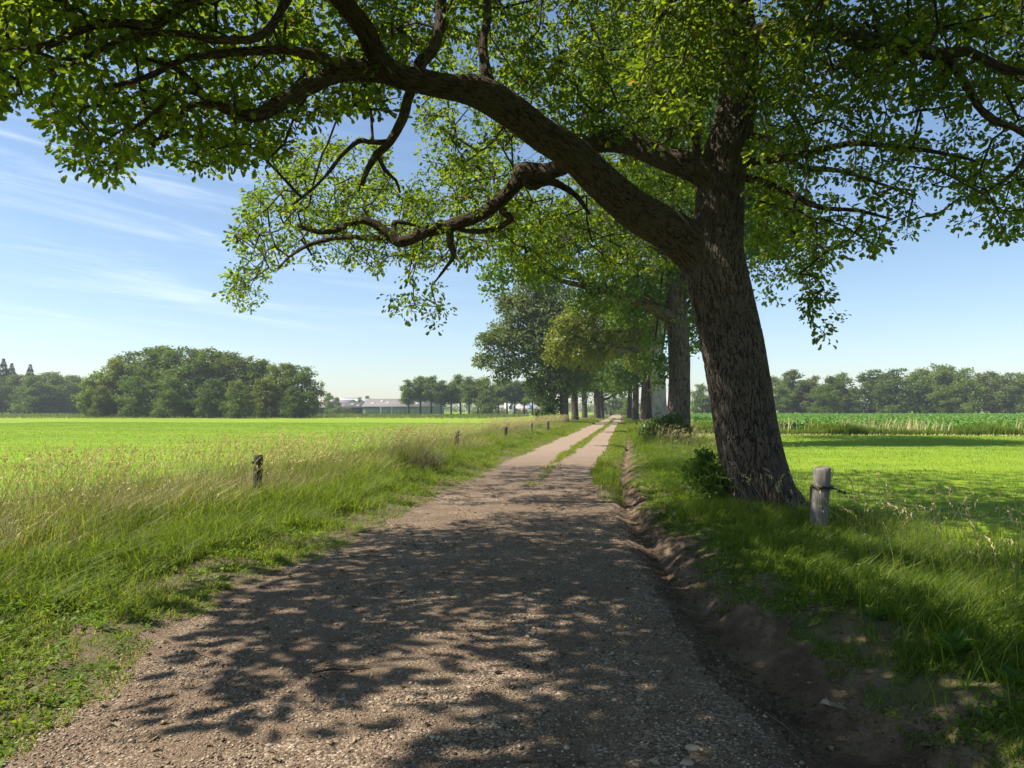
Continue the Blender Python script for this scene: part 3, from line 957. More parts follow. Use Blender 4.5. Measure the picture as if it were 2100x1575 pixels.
def build_near_oak():
    root = thing('oak_tree', 'big leaning oak with furrowed bark beside the thick grey post, limbs over the track', 'tree',
                 (2.23, 11.5, float(height(np.array([2.23]), np.array([11.5]))[0])))
    rl = np.array(root.location)
    D = 11.4
    tr = [(1578, 1075, D, 84), (1568, 1040, D, 74), (1556, 1000, D, 66), (1535, 900, D, 62), (1517, 800, D, 62), (1499, 700, D, 61), (1476, 600, D, 61),
          (1464, 520, D, 59), (1474, 450, D, 49), (1477, 400, D, 46), (1488, 320, D, 44), (1505, 250, D + .05, 40), (1516, 180, D + .1, 38), (1516, 80, D + .2, 35), (1500, -60, D + .3, 31),
          (1490, -300, D + .5, 26), (1500, -600, D + .7, 20), (1480, -950, D + .7, 12), (1490, -1250, D + .6, 5)]
    P, R = px_line(tr)
    P[0, 2] = -.15
    b = Bag()

    def flare(L, a):
        f = np.clip(1 - L / 1.3, 0, 1) ** 1.6
        return 1 + f * (.10 * np.cos(3 * a + .6) + .10 * np.cos(5 * a + 2)) + .012 * np.cos(7 * a + L * 2)
    nodes = []
    tP, tR = tube(b, P - rl, R, 224, .022, .05, 0, .5, flare, 4, ref=F0)
    nodes.append(tP[::8] + rl)
    # a knot on the trunk
    link('trunk', b.mesh('oak_trunk', [M_BARK], True), root)
    limbs = [
        ('limb', [(1452, 545, D, 46), (1415, 505, D - .05, 45), (1370, 470, D - .15, 42), (1300, 430, D - .4, 39), (1235, 375, D - .7, 36), (1180, 322, D - 1.0, 34), (1110, 275, D - 1.4, 32),
                  (1050, 228, D - 1.8, 33), (985, 190, D - 2.2, 32), (930, 180, D - 2.5, 25), (870, 168, D - 2.8, 24), (805, 150, D - 3.1, 23), (770, 108, D - 3.3, 21), (748, 60, D - 3.5, 20), (700, 0, D - 3.7, 19),
                  (640, -70, D - 4.0, 16), (560, -130, D - 4.2, 12), (450, -170, D - 4.5, 7)], 88, .03),
        ('limb', [(820, 158, D - 3.0, 20), (750, 148, D - 3.15, 20), (690, 152, D - 3.3, 19), (625, 183, D - 3.5, 17), (570, 215, D - 3.7, 16), (520, 238, D - 3.9, 14), (470, 226, D - 4.0, 11), (425, 203, D - 4.1, 9),
                  (392, 168, D - 4.2, 7), (360, 140, D - 4.4, 5), (300, 120, D - 4.6, 3)], 40, .03),
        ('limb', [(520, 238, D - 3.9, 8), (450, 220, D - 4.05, 7), (395, 188, D - 4.2, 6), (350, 200, D - 4.3, 5), (315, 235, D - 4.4, 4), (270, 265, D - 4.5, 2.5)], 16, .04),
        ('limb', [(480, 220, D - 4, 6), (400, 215, D - 4, 6), (370, 235, D - 4.1, 5), (340, 275, D - 4.1, 3.5), (310, 290, D - 4.2, 2)], 14, .04),
        ('limb', [(780, 140, D - 3.2, 14), (690, 128, D - 3.4, 13), (610, 105, D - 3.7, 10), (520, 104, D - 4.0, 9), (440, 112, D - 4.3, 8), (380, 120, D - 4.5, 6.5), (300, 158, D - 4.7, 5), (200, 185, D - 5.0, 3)], 20, .04),
        ('limb', [(560, -130, D - 4.2, 11), (440, -40, D - 4.4, 13), (365, 18, D - 4.5, 13), (305, 52, D - 4.7, 11), (240, 46, D - 4.8, 10), (170, 58, D - 5.0, 9), (100, 92, D - 5.2, 7), (0, 112, D - 5.4, 5), (-120, 150, D - 5.6, 2)], 28, .04),
        ('limb', [(600, -20, D - 4, 10), (540, 70, D - 4.2, 8), (450, 82, D - 4.5, 8), (390, 72, D - 4.6, 7), (330, 68, D - 4.8, 6), (260, 78, D - 4.9, 5), (150, 130, D - 5.1, 3), (80, 150, D - 5.2, 2)], 18, .04),
        ('limb', [(855, 172, D - 2.8, 13), (862, 130, D - 2.9, 14), (885, 105, D - 2.8, 13), (900, 60, D - 2.7, 12), (905, 0, D - 2.6, 11), (915, -120, D - 2.4, 8), (900, -260, D - 2.2, 4)], 24, .04),
        ('limb', [(845, 170, D - 2.8, 11), (835, 210, D - 2.7, 11), (825, 245, D - 2.6, 10), (800, 290, D - 2.5, 9), (772, 318, D - 2.45, 8), (755, 345, D - 2.4, 6), (742, 380, D - 2.4, 4)], 18, .05),
        ('limb', [(805, 290, D - 2.5, 6), (765, 292, D - 2.5, 6), (735, 290, D - 2.4, 5), (700, 320, D - 2.4, 4), (660, 370, D - 2.3, 3), (600, 420, D - 2.3, 2)], 14, .05),
        ('limb', [(775, 318, D - 2.45, 5), (790, 350, D - 2.4, 4.5), (812, 370, D - 2.4, 3), (820, 395, D - 2.4, 2)], 12, .05),
        ('limb', [(1010, 195, D - 2.1, 14), (998, 150, D - 2.0, 12), (990, 90, D - 1.9, 10), (1000, 20, D - 1.8, 9), (990, -120, D - 1.5, 6), (1010, -260, D - 1.4, 3)], 22, .04),
        ('limb', [(1470, 375, D, 36), (1425, 345, D - .05, 30), (1350, 318, D + .1, 26), (1285, 292, D + .3, 25), (1215, 296, D + .5, 23), (1165, 335, D + .7, 20), (1120, 352, D + .8, 19), (1075, 352, D + .9, 21), (1062, 372, D + 1., 17),
                  (1035, 402, D + 1., 15), (990, 437, D + 1.1, 14), (930, 460, D + 1.1, 14), (878, 474, D + 1.1, 13), (822, 496, D + 1.1, 12), (798, 480, D + 1.1, 11), (765, 458, D + 1.1, 9), (735, 452, D + 1.1, 8), (690, 472, D + 1.1, 6), (650, 475, D + 1.1, 5), (610, 462, D + 1.1, 3)], 52, .05),
        ('limb', [(1075, 356, D + .9, 15), (1090, 378, D + .9, 13), (1130, 372, D + 1.1, 9), (1180, 400, D + 1.3, 6), (1210, 440, D + 1.4, 3)], 18, .05),
        ('limb', [(1038, 402, D + 1., 9), (1030, 432, D + 1., 8), (1048, 450, D + 1., 7), (1005, 472, D + 1.1, 6), (960, 474, D + 1.1, 5), (940, 470, D + 1.1, 3)], 16, .05),
        ('limb', [(922, 464, D + 1.1, 9), (924, 500, D + 1.1, 8), (930, 525, D + 1.1, 5), (915, 548, D + 1.1, 3), (890, 580, D + 1.1, 2)], 14, .05),
        ('limb', [(798, 486, D + 1.1, 8), (755, 488, D + 1.0, 6), (700, 487, D + .9, 5), (640, 500, D + .8, 4), (600, 522, D + .7, 3), (570, 550, D + .7, 2)], 14, .05),
        ('limb', [(815, 490, D + 1.1, 6), (808, 470, D + 1.2, 6), (812, 455, D + 1.2, 5), (850, 462, D + 1.3, 3), (870, 472, D + 1.3, 2)], 12, .05),
        ('limb', [(1510, 335, D, 10), (1560, 330, D - .1, 9), (1640, 318, D - .4, 8), (1740, 295, D - .8, 6), (1830, 300, D - 1.2, 5), (1920, 312, D - 1.6, 3.5), (2000, 330, D - 1.9, 2)], 16, .04),
        ('limb', [(1505, 362, D, 9), (1560, 372, D - .1, 8), (1620, 395, D - .3, 7), (1680, 425, D - .6, 5), (1760, 432, D - .9, 3.5), (1830, 450, D - 1.2, 2)], 14, .04),
        ('limb', [(1510, 280, D, 8), (1570, 285, D - .2, 7), (1640, 340, D - .6, 6), (1720, 350, D - .9, 5), (1800, 375, D - 1.2, 3), (1870, 400, D - 1.4, 2)], 14, .04),
        ('limb', [(1515, 100, D + .2, 26), (1580, 60, D - .2, 22), (1680, 60, D - .8, 19), (1760, 80, D - 1.4, 18), (1850, 92, D - 1.9, 17), (1920, 110, D - 2.3, 14), (1985, 108, D - 2.6, 10), (2060, 140, D - 3.0, 8), (2160, 160, D - 3.3, 5)], 30, .05),
        ('limb', [(1900, 104, D - 2.1, 10), (1950, 130, D - 2.2, 9), (1985, 180, D - 2.3, 8), (2010, 222, D - 2.4, 8), (2045, 250, D - 2.5, 8), (2080, 262, D - 2.6, 6), (2110, 290, D - 2.7, 5), (2090, 340, D - 2.8, 3), (2050, 380, D - 2.8, 2)], 18, .05),
        ('limb', [(1480, 440, D, 24), (1440, 395, D + .6, 12), (1432, 340, D + 1.0, 10), (1425, 270, D + 1.2, 9), (1415, 210, D + 1.4, 7), (1400, 140, D + 1.6, 4)], 18, .05),
        ('limb', [(1516, 60, D + .2, 22), (1440, -40, D - .6, 19), (1330, -130, D - 1.6, 16), (1180, -220, D - 2.6, 12), (1000, -330, D - 3.6, 6)], 24, .05),
        ('limb', [(1500, -60, D + .3, 22), (1600, -200, D - .6, 18), (1760, -330, D - 1.6, 14), (1950, -420, D - 2.5, 9), (2150, -500, D - 3.2, 4)], 24, .05),
        ('limb', [(1495, -100, D + .3, 20), (1440, -230, D + 1.5, 17), (1360, -330, D + 3.0, 13), (1260, -400, D + 4.6, 8), (1180, -430, D + 6, 4)], 24, .05),
        ('limb', [(1500, 20, D + .2, 16), (1560, -60, D + 1.5, 13), (1640, -120, D + 3.0, 10), (1720, -130, D + 4.6, 6), (1790, -110, D + 6, 3)], 22, .05),
        ('limb', [(1500, 220, D, 14), (1540, 190, D + .9, 11), (1590, 200, D + 1.8, 8), (1640, 260, D + 2.6, 5), (1660, 360, D + 3.0, 3)], 16, .05),
    ]
    for name, rows, sides, lump in limbs:
        lb = Bag()
        P, R = px_line(rows)
        if sides <= 52:
            R = R * .90
        # twisty oak wood: small kinks between the points read off the picture
        q, _ = tube(lb, P - rl, R, sides, .035 if sides > 30 else .06, lump * 2.2, 0, .5, None, len(nodes) + 3)
        link(name, lb.mesh('oak_limb', [M_LIMB], True), root)
        nodes.append(q[:: (3 if sides <= 30 else 6)] + rl)
    nodes = np.vstack(nodes)

    # where foliage hangs: outline, distance from camera, sprays per 10 000 px^2
    AREAS = [
        ([(-140, -140), (-140, 170), (-20, 225), (15, 240), (40, 195), (90, 205), (110, 285), (150, 350), (185, 335), (238, 378), (262, 335), (285, 318), (330, 315), (370, 340), (400, 368), (432, 338), (470, 332), (500, 335), (560, 335),
          (620, 260), (690, 235), (790, 225), (830, 170), (900, 130), (1000, 60), (1000, -140)], -1, 2.9, 19),
        ([(330, -60), (330, 260), (480, 320), (600, 250), (700, 230), (860, 200), (860, -60)], 9.0, 11.0, 7),
        ([(515, 380), (500, 430), (480, 470), (478, 500), (505, 510), (470, 560), (464, 625), (500, 642), (538, 625), (545, 575), (575, 552), (610, 528), (640, 556), (700, 538), (740, 548), (770, 560), (815, 530), (850, 545), (900, 560),
          (960, 545), (1000, 500), (1060, 470), (1100, 420), (1060, 320), (1000, 290), (950, 320), (880, 380), (860, 400), (800, 370), (790, 300), (740, 290), (640, 290), (575, 300), (530, 350)], 12.0, 20.5, 40),
        ([(770, 625), (795, 655), (850, 648), (885, 690), (905, 655), (922, 635), (905, 590), (880, 560), (905, 520), (850, 530), (830, 590)], 11.5, 13.0, 17),
        ([(880, 170), (800, 220), (860, 260), (880, 330), (930, 400), (1010, 300), (1100, 290), (1200, 330), (1300, 420), (1380, 440), (1440, 400), (1440, 250), (1480, 130), (1540, -120), (900, -120)], 11.0, 20.0, 29),
        ([(860, 60), (880, 160), (960, 150), (1100, 220), (1260, 290), (1420, 300), (1440, 180), (1480, 100), (1480, -100), (860, -100)], 10.4, 13.0, 13),
        ([(1330, 60), (1300, 190), (1400, 250), (1470, 190), (1560, 170), (1620, 190), (1680, 100), (1700, -100), (1330, -100)], 8.6, 10.8, 18),
        ([(1540, 300), (1560, 200), (1620, 100), (1800, -120), (2240, -120), (2240, 520), (2100, 470), (2060, 485), (2000, 470), (1960, 480), (1890, 440), (1880, 490), (1812, 500), (1792, 535), (1760, 498), (1720, 525), (1680, 540), (1640, 480), (1560, 440)], 8.8, 13.5, 15),
        ([(1560, -120), (1560, 200), (1720, 240), (1850, 220), (2240, 230), (2240, -120)], 8.4, 11.5, 13),
        ([(1540, 330), (1545, 480), (1560, 560), (1590, 600), (1640, 560), (1690, 540), (1720, 500), (1700, 440), (1640, 360)], 12.0, 16.0, 34),
        ([(1640, 540), (1632, 600), (1650, 640), (1690, 712), (1705, 680), (1722, 645), (1690, 600), (1690, 545)], 11.5, 13.0, 24),
        ([(1540, 540), (1560, 610), (1580, 640), (1600, 600), (1600, 550)], 12, 14, 12),
        ([(580, 345), (800, 380), (880, 350), (960, 320), (1180, 300), (1210, 470), (1000, 520), (760, 500), (640, 470)], 16.0, 21.0, 16),
        ([(1100, 400), (1000, 480), (1010, 560), (1100, 580), (1250, 560), (1380, 540), (1400, 480), (1300, 440), (1200, 400)], 12.5, 21.0, 26),
    ]
    cs = []
    for poly, d0, d1, dens in AREAS:
        q = np.array(poly)
        x0, y0, x1, y1 = q[:, 0].min(), q[:, 1].min(), q[:, 0].max(), q[:, 1].max()
        n = int((x1 - x0) * (y1 - y0) / 1e4 * dens * 1.65)
        px, py = x0 + (x1 - x0) * RNG.random(n), y0 + (y1 - y0) * RNG.random(n)
        k = in_poly(px, py, poly)
        # uneven: clumps and windows
        k &= RNG.random(n) < .25 + 1.1 * np.clip(fbm(px / 75, py / 75, 200 + int(abs(d0) * 3), 3) + .55, 0, 1)
        px, py = px[k], py[k]
        if d0 < 0:                 # boughs that come towards the camera on the left
            base = 5.9 + .0034 * np.clip(px, -140, 1000)
            d = base + np.where(RNG.random(len(px)) < .14, -.5 * RNG.random(len(px)), .25 + d1 * RNG.random(len(px)))
        else:
            d = d0 + (d1 - d0) * RNG.random(len(px))
        cs.append(at_many(px, py, d))
    C = np.vstack(cs)
    fol = Bag()
    Dv = grow_twigs(fol, nodes, C, None, 1, .0042)
    sprays(fol, C, Dv, 20, .21, .078, OAK_OUT, 0, .6, hang=.25, fold=.5)
    # the rest of the crown, above and behind what the picture holds
    lobes = []
    rg = np.random.default_rng(11)
    tx, ty = 1.6, 9.0
    for k in range(5500):
        a, rr, z = rg.random() * 2 * math.pi, math.sqrt(rg.random()), rg.random()
        zz = 5.6 + 13.0 * z ** 1.3
        r_env = max(.12, 1 - ((zz - 5.6) / 14.5) ** 1.25)
        if k >= 2700:              # unseen low boughs, added to shade the near track
            p = np.array([-8.3 + 11.5 * rg.random(), -3.5 + 13.5 * rg.random(), 4.7 + 3.4 * rg.random()])
        else:
            p = np.array([tx + rr * r_env * 8.4 * math.cos(a), ty + rr * r_env * 12.5 * math.sin(a), zz])
        dcam = float(np.dot(p - CAMP, FW))
        py = 787.5 - F_PX * float(np.dot(p - CAMP, UP)) / max(dcam, .2)
        if dcam > .5 and py > -150 and abs(float(np.dot(p - CAMP, RT)) / dcam) < .78:
            continue
        lobes.append(p)
    U = np.array(lobes)
    U = U[fbm(U[:, 0] / 1.5 + U[:, 2] * .6, U[:, 1] / 1.5 - U[:, 2] * .4, 321, 2) > -.13]
    # unseen boughs trimmed along the sun's path so the left ground stays sunlit
    gx, gy = U[:, 0] - U[:, 2] * SUN_DIR.x / SUN_DIR.z, U[:, 1] - U[:, 2] * SUN_DIR.y / SUN_DIR.z
    U = U[gx > np.interp(gy, [0, 3, 4, 5, 6, 7, 8, 9.5, 14], [-.8, -1.25, -1.8, -2.5, -3.1, -3.5, -2.8, -.5, .2]) + .28 * RNG.normal(size=len(U))]
    gx, gy = U[:, 0] - U[:, 2] * SUN_DIR.x / SUN_DIR.z, U[:, 1] - U[:, 2] * SUN_DIR.y / SUN_DIR.z
    U = U[(gx < .9) | (fbm(gx * .8, gy * .8, 333, 2) < .06)]  # unseen foliage thinned on the right to let patches of sun through
    Du = grow_twigs(fol, nodes, U, None, 1, .006, .8)
    sprays(fol, U, Du, 32, .58, .20, SIMPLE_OUT, 0, .8)
    fol.v = [v - rl for v in fol.v]
    link('crown', fol.mesh('oak_crown', [M_OAKLEAF, M_TWIG]), root)


build_near_oak()


def lobe_leaves(fol, lobes, n, size, mat_i=0, up=.5, shell=.55, outline=DIA_OUT, rng=RNG, droop=0.0, tint=None, clumpy=.75):
    """leaves in leafy twig-clumps spread over the outer part of ellipsoid boughs"""
    L = np.array(lobes, float)          # x y z rx ry rz
    if L.shape[1] == 4:
        L = np.column_stack([L[:, :4], L[:, 3], L[:, 3] * .8])
    vol = (L[:, 3] * L[:, 4] * L[:, 5]) ** .72
    per = 7
    m = n // per
    i = rng.choice(len(L), m, p=vol / vol.sum())
    dv = norm(rng.normal(size=(m, 3)) + np.array([0, 0, .25]))
    rr = shell + (1.08 - shell) * rng.random(m) ** .7
    rr = rr * (1 + .22 * rng.normal(size=m) * clumpy)
    C = L[i, :3] + dv * rr[:, None] * L[i, 3:6]
    j = np.repeat(np.arange(m), per)
    off = norm(rng.normal(size=(len(j), 3))) * (size * 2.3 * rng.random(len(j)))[:, None] * np.array([1, 1, .7 + droop])
    pos = C[j] + off
    nr = dv[j] * .55 + rng.normal(size=(len(j), 3)) * .5 + np.array([0, 0, up])
    dr = rng.normal(size=(len(j), 3)) + np.array([0, 0, -droop * 2])
    base = rng.random(len(L))[i][j] * .35 + rng.random(m)[j] * .3
    leaves(fol, pos, dr, nr, size * (.6 + .8 * rng.random(len(j))), outline, mat_i, np.clip(base + .35 * rng.random(len(j)), 0, .96), .2)


def px_lobes(rows):
    """(px, py, distance, radius px[, depth factor]) -> ellipsoids"""
    out = []
    for r in rows:
        p = at(r[0], r[1], r[2])
        q = r[3] / F_PX * r[2]
        out.append((*p, q, q * (r[4] if len(r) > 4 else 1.0), q * .85))
    return out


def lobed_tree(name, label, base, trunk, limbs, lobes, nleaf, size, leafm, barkm, group=None, ref=None, sides=20, extra=(), outline=DIA_OUT, droop=0.0, flare_amt=.35):
    """an avenue tree: trunk, limbs and a crown hung on the given boughs"""
    bz = float(height(np.array([base[0]]), np.array([base[1]]))[0])
    root = thing(name, label, 'tree', (base[0], base[1], bz), group)
    rl = np.array(root.location)
    b = Bag()
    P, R = trunk

    def fl(L, a):
        return 1 + flare_amt * np.clip(1 - L / 1.6, 0, 1) ** 2 * (1 + .5 * np.cos(4 * a + base[1]))
    P = np.array(P)
    tube(b, P - rl, R, sides, .12, .06, 0, .5, fl, int(base[1]), ref=F0)
    link('trunk', b.mesh(name + '_trunk', [barkm], True), root)
    for Pl, Rl in limbs:
        lb = Bag()
        tube(lb, np.array(Pl) - rl, Rl, 12, .12, .10, 0, .5, None, len(Pl))
        link('limb', lb.mesh(name + '_limb', [M_BARK2], True), root)
    f = Bag()
    L = np.array(lobes, float)
    # small wood that carries the boughs
    top = P[-1] - rl
    nl = len(L)
    start = P[np.clip((RNG.random(nl) * .5 + .45) * len(P), 0, len(P) - 1).astype(int)] - rl
    end = L[:, :3] - rl
    mid = (start + end) / 2 + np.array([0, 0, .4])
    prisms(f, start, mid, np.full(nl, .09), np.full(nl, .06), 1)
    prisms(f, mid, end, np.full(nl, .06), np.full(nl, .02), 1)
    L[:, :3] -= rl
    lobe_leaves(f, L, nleaf, size, 0, outline=outline, droop=droop)
    for lob, k, sz, mi in extra:
        E = np.array(lob, float)
        E[:, :3] -= rl
        lobe_leaves(f, E, k, sz, mi, outline=outline)
    link('crown', f.mesh(name + '_crown', [leafm, M_TWIG]), root)
    return root


def rand_lobes(c, rx, ry, rz, k, r0, r1, rng):
    out = []
    for _ in range(k):
        v = norm(rng.normal(size=3)) * (.45 + .5 * rng.random())
        q = r0 + (r1 - r0) * rng.random()
        out.append((c[0] + v[0] * rx, c[1] + v[1] * ry, c[2] + v[2] * rz, q, q, q * .8))
    return out


AV = 'trees along the track'
rg = np.random.default_rng(5)
# second oak on the right, thirty-six metres on
D2 = 35.7
lob = px_lobes([(1075, 500, 31, 62), (1040, 545, 31, 42), (1010, 585, 32, 32), (1140, 470, 33, 70), (1120, 560, 32, 50), (1215, 500, 34, 80), (1250, 590, 33, 55), (1200, 620, 34, 36), (1300, 470, 35, 100), (1300, 600, 35, 50), (1350, 640, 36, 45),
                (1390, 420, 36, 110), (1400, 560, 36, 70), (1480, 500, 36, 110), (1470, 620, 37, 60), (1440, 660, 37, 42), (1560, 470, 37, 90), (1500, 390, 37, 110), (1260, 390, 35, 90), (1400, 300, 36, 130), (1540, 330, 37, 110), (1270, 650, 36, 34), (1345, 700, 35.2, 26), (1338, 745, 35.2, 28), (1352, 780, 35.2, 18), (1430, 690, 38, 40)])
lob += [(a + rg.normal() * .3, b, c + 1.5, r, r, r2) for (a, b, c, r, q, r2) in px_lobes([(1300, 250, 37, 120), (1500, 230, 38, 120), (1400, 180, 37, 140), (1420, 420, 43, 150), (1560, 520, 41, 80)])]
lobed_tree('oak_tree', 'dark oak with a leafy tuft on its trunk, second along the right verge', (3.02, 36.3),
           px_line([(1392, 925, D2, 27), (1391, 880, D2, 24), (1393, 800, D2, 22), (1392, 720, D2, 22), (1388, 650, D2, 22), (1385, 560, D2, 20), (1390, 470, D2, 17), (1395, 350, D2, 12), (1400, 200, D2, 6)]),
           [px_line([(1388, 660, D2, 15), (1340, 632, D2 - .6, 12), (1260, 598, D2 - 1.6, 11), (1218, 588, D2 - 2.2, 9), (1165, 555, D2 - 3, 8), (1120, 553, D2 - 3.6, 6), (1072, 541, D2 - 4.1, 5), (1048, 520, D2 - 4.4, 4), (1010, 510, D2 - 4.8, 2)]),
            px_line([(1225, 590, D2 - 2, 7), (1190, 585, D2 - 2.4, 6), (1150, 575, D2 - 3, 5), (1110, 556, D2 - 3.4, 3)]),
            px_line([(1238, 592, D2 - 1.9, 6), (1238, 560, D2 - 1.8, 5), (1245, 500, D2 - 1.6, 4), (1240, 440, D2 - 1.2, 2)]),
            px_line([(1390, 560, D2, 11), (1450, 500, D2 + .5, 9), (1520, 450, D2 + 1, 6), (1570, 420, D2 + 1.4, 3)]),
            px_line([(1385, 520, D2, 11), (1330, 450, D2 + .2, 9), (1270, 400, D2 + .2, 6), (1230, 340, D2, 3)])],
           lob, 105000, .17, M_OAKLEAF2, M_BARK2, AV, outline=SIMPLE_OUT)

# pale beech behind it, two grey stems
D3 = 55.1
lob = px_lobes([(1150, 700, 52, 30), (1135, 730, 52, 22), (1170, 725, 52, 30), (1200, 690, 53, 40), (1215, 735, 53, 26), (1240, 660, 54, 45), (1250, 715, 54, 30), (1290, 680, 55, 42), (1190, 650, 53, 34), (1155, 668, 52, 24), (1330, 650, 55, 50), (1280, 620, 55, 50), (1230, 610, 54, 40),
                (1340, 580, 56, 60), (1400, 620, 57, 60), (1310, 740, 56, 26)])
lobed_tree('beech_tree', 'beech with smooth pale grey stem and yellowish leaves, between dark oaks on the right verge', (3.08, 56.1),
           px_line([(1345, 895, D3, 26), (1347, 865, D3, 22), (1347, 820, D3, 19), (1346, 780, D3, 18), (1345, 730, D3, 14), (1350, 690, D3, 14), (1345, 650, D3, 11), (1335, 600, D3, 8), (1340, 520, D3, 4)]),
           [px_line([(1338, 745, D3, 8), (1325, 735, D3 - .5, 6), (1300, 718, D3 - 1, 4.5), (1270, 712, D3 - 1.6, 4), (1230, 700, D3 - 2.2, 3), (1180, 690, D3 - 3, 2)]),
            px_line([(1345, 700, D3, 8), (1330, 665, D3 - .3, 6), (1290, 640, D3 - 1, 4), (1230, 640, D3 - 1.8, 2)]),
            px_line([(1342, 880, D3 - .3, 10), (1330, 850, D3 - .4, 8), (1325, 800, D3 - .4, 7), (1328, 760, D3 - .2, 6), (1335, 735, D3, 5)])],
           lob, 34000, .17, M_BEECH, M_BEECHBARK, AV, droop=.25)

# darker trees farther down the right row
for k, (px, d, hw, top, spread, lab) in enumerate([
        (1322, 86.5, 9, 640, 62, 'dark slim trunk just left of the pale beech on the right verge'),
        (1303, 101, 7, 655, 55, 'dark trunk fourth along the right verge, beyond the pale beech'),
        (1291, 122, 5, 690, 40, 'farthest dark oak of the right row, at the narrow end of the track')]):
    p0 = at(px, 862, d)
    rr = spread / F_PX * d
    cz = at(px, (top + 800) / 2, d)
    hz = (800 - top) / 2 / F_PX * d
    lob = rand_lobes((p0[0] - .6, p0[1], cz[2] + .5), rr, rr, hz, 22, rr * .35, rr * .55, rg)
    lob += px_lobes([(px - 40, 790, d - 2, 26), (px - 60, 760, d - 2, 28), (px - 20, 770, d, 28)])
    lobed_tree('oak_tree', lab, (p0[0], p0[1]), px_line([(px, 875, d, hw * 1.2), (px, 850, d, hw), (px + 1, 800, d, hw * .9), (px + 1, 740, d, hw * .6), (px + 2, top + 20, d, hw * .2)]),
               [], lob, 16000, .26, M_OAKLEAF2, M_BARK2, AV, sides=12)

# left row, from eighty metres on
d = 80.8
lob = px_lobes([(1085, 600, d, 34), (1120, 580, d, 30), (1060, 640, d, 36), (1110, 640, d, 44), (1030, 690, d, 32), (1000, 700, d, 22), (985, 740, d, 18), (1020, 740, d, 26), (1060, 700, d, 36), (1100, 700, d, 44), (1140, 660, d, 46), (1060, 750, d, 26), (1030, 770, d, 18),
                (1110, 750, d, 40), (1150, 720, d, 46), (1140, 780, d, 34), (1095, 790, d, 22), (1120, 815, d, 22), (1150, 620, d, 40), (1170, 780, d, 26), (1130, 845, d, 11), (1140, 830, d, 14), (1035, 620, d, 20), (1160, 800, d, 20), (1075, 565, d, 20)])
lobed_tree('oak_tree', 'broad grey green oak heading the left row, boughs hanging over the meadow', (-5.95, 80.7),
           px_line([(1157, 876, d, 11), (1157, 850, d, 9), (1156, 810, d, 8.5), (1150, 760, d, 7), (1135, 700, d, 5), (1120, 640, d, 3), (1110, 590, d, 1.5)]),
           [px_line([(1152, 770, d, 5), (1120, 735, d, 4), (1080, 700, d, 3), (1040, 690, d, 1.5)]), px_line([(1145, 730, d, 5), (1110, 670, d, 3), (1070, 640, d, 2), (1050, 610, d, 1)]),
            px_line([(1154, 800, d, 4), (1120, 780, d, 3), (1070, 760, d, 1.5)]), px_line([(1150, 750, d, 4), (1170, 700, d, 3), (1175, 640, d, 1.5)])],
           lob, 42000, .24, M_GREYLEAF, M_BARK2, AV, sides=16)
for k, (px, dd, hw, top, spread, lab) in enumerate([
        (1179, 92, 7.5, 640, 55, 'dark oak standing close behind the broad oak of the left row'),
        (1225, 114, 7, 680, 48, 'thick oak nearest the track at the far end of the left row'),
        (1234, 118, 5, 700, 40, 'thin tree with a branch arching over the track, end of left row'),
        (1199, 135, 6, 680, 46, 'middle trunk of the left row with the white farmhouse showing beside it')]):
    p0 = at(px, 860, dd)
    rr = spread / F_PX * dd
    cz = at(px, (top + 810) / 2, dd)
    hz = (810 - top) / 2 / F_PX * dd
    lob = rand_lobes((p0[0], p0[1], cz[2]), rr, rr, hz, 22, rr * .35, rr * .55, rg)
    lims = [px_line([(1234, 822, dd, 3), (1248, 816, dd, 2.4), (1262, 808, dd, 2), (1280, 800, dd, 1)])] if k == 2 else []
    lobed_tree('oak_tree', lab, (p0[0], p0[1]), px_line([(px, 875, dd, hw * 1.1), (px, 850, dd, hw), (px - 1, 800, dd, hw * .85), (px, 740, dd, hw * .5), (px, top + 20, dd, hw * .2)]),
               lims, lob, 15000, .28, M_OAKLEAF2, M_BARK2, AV, sides=12)


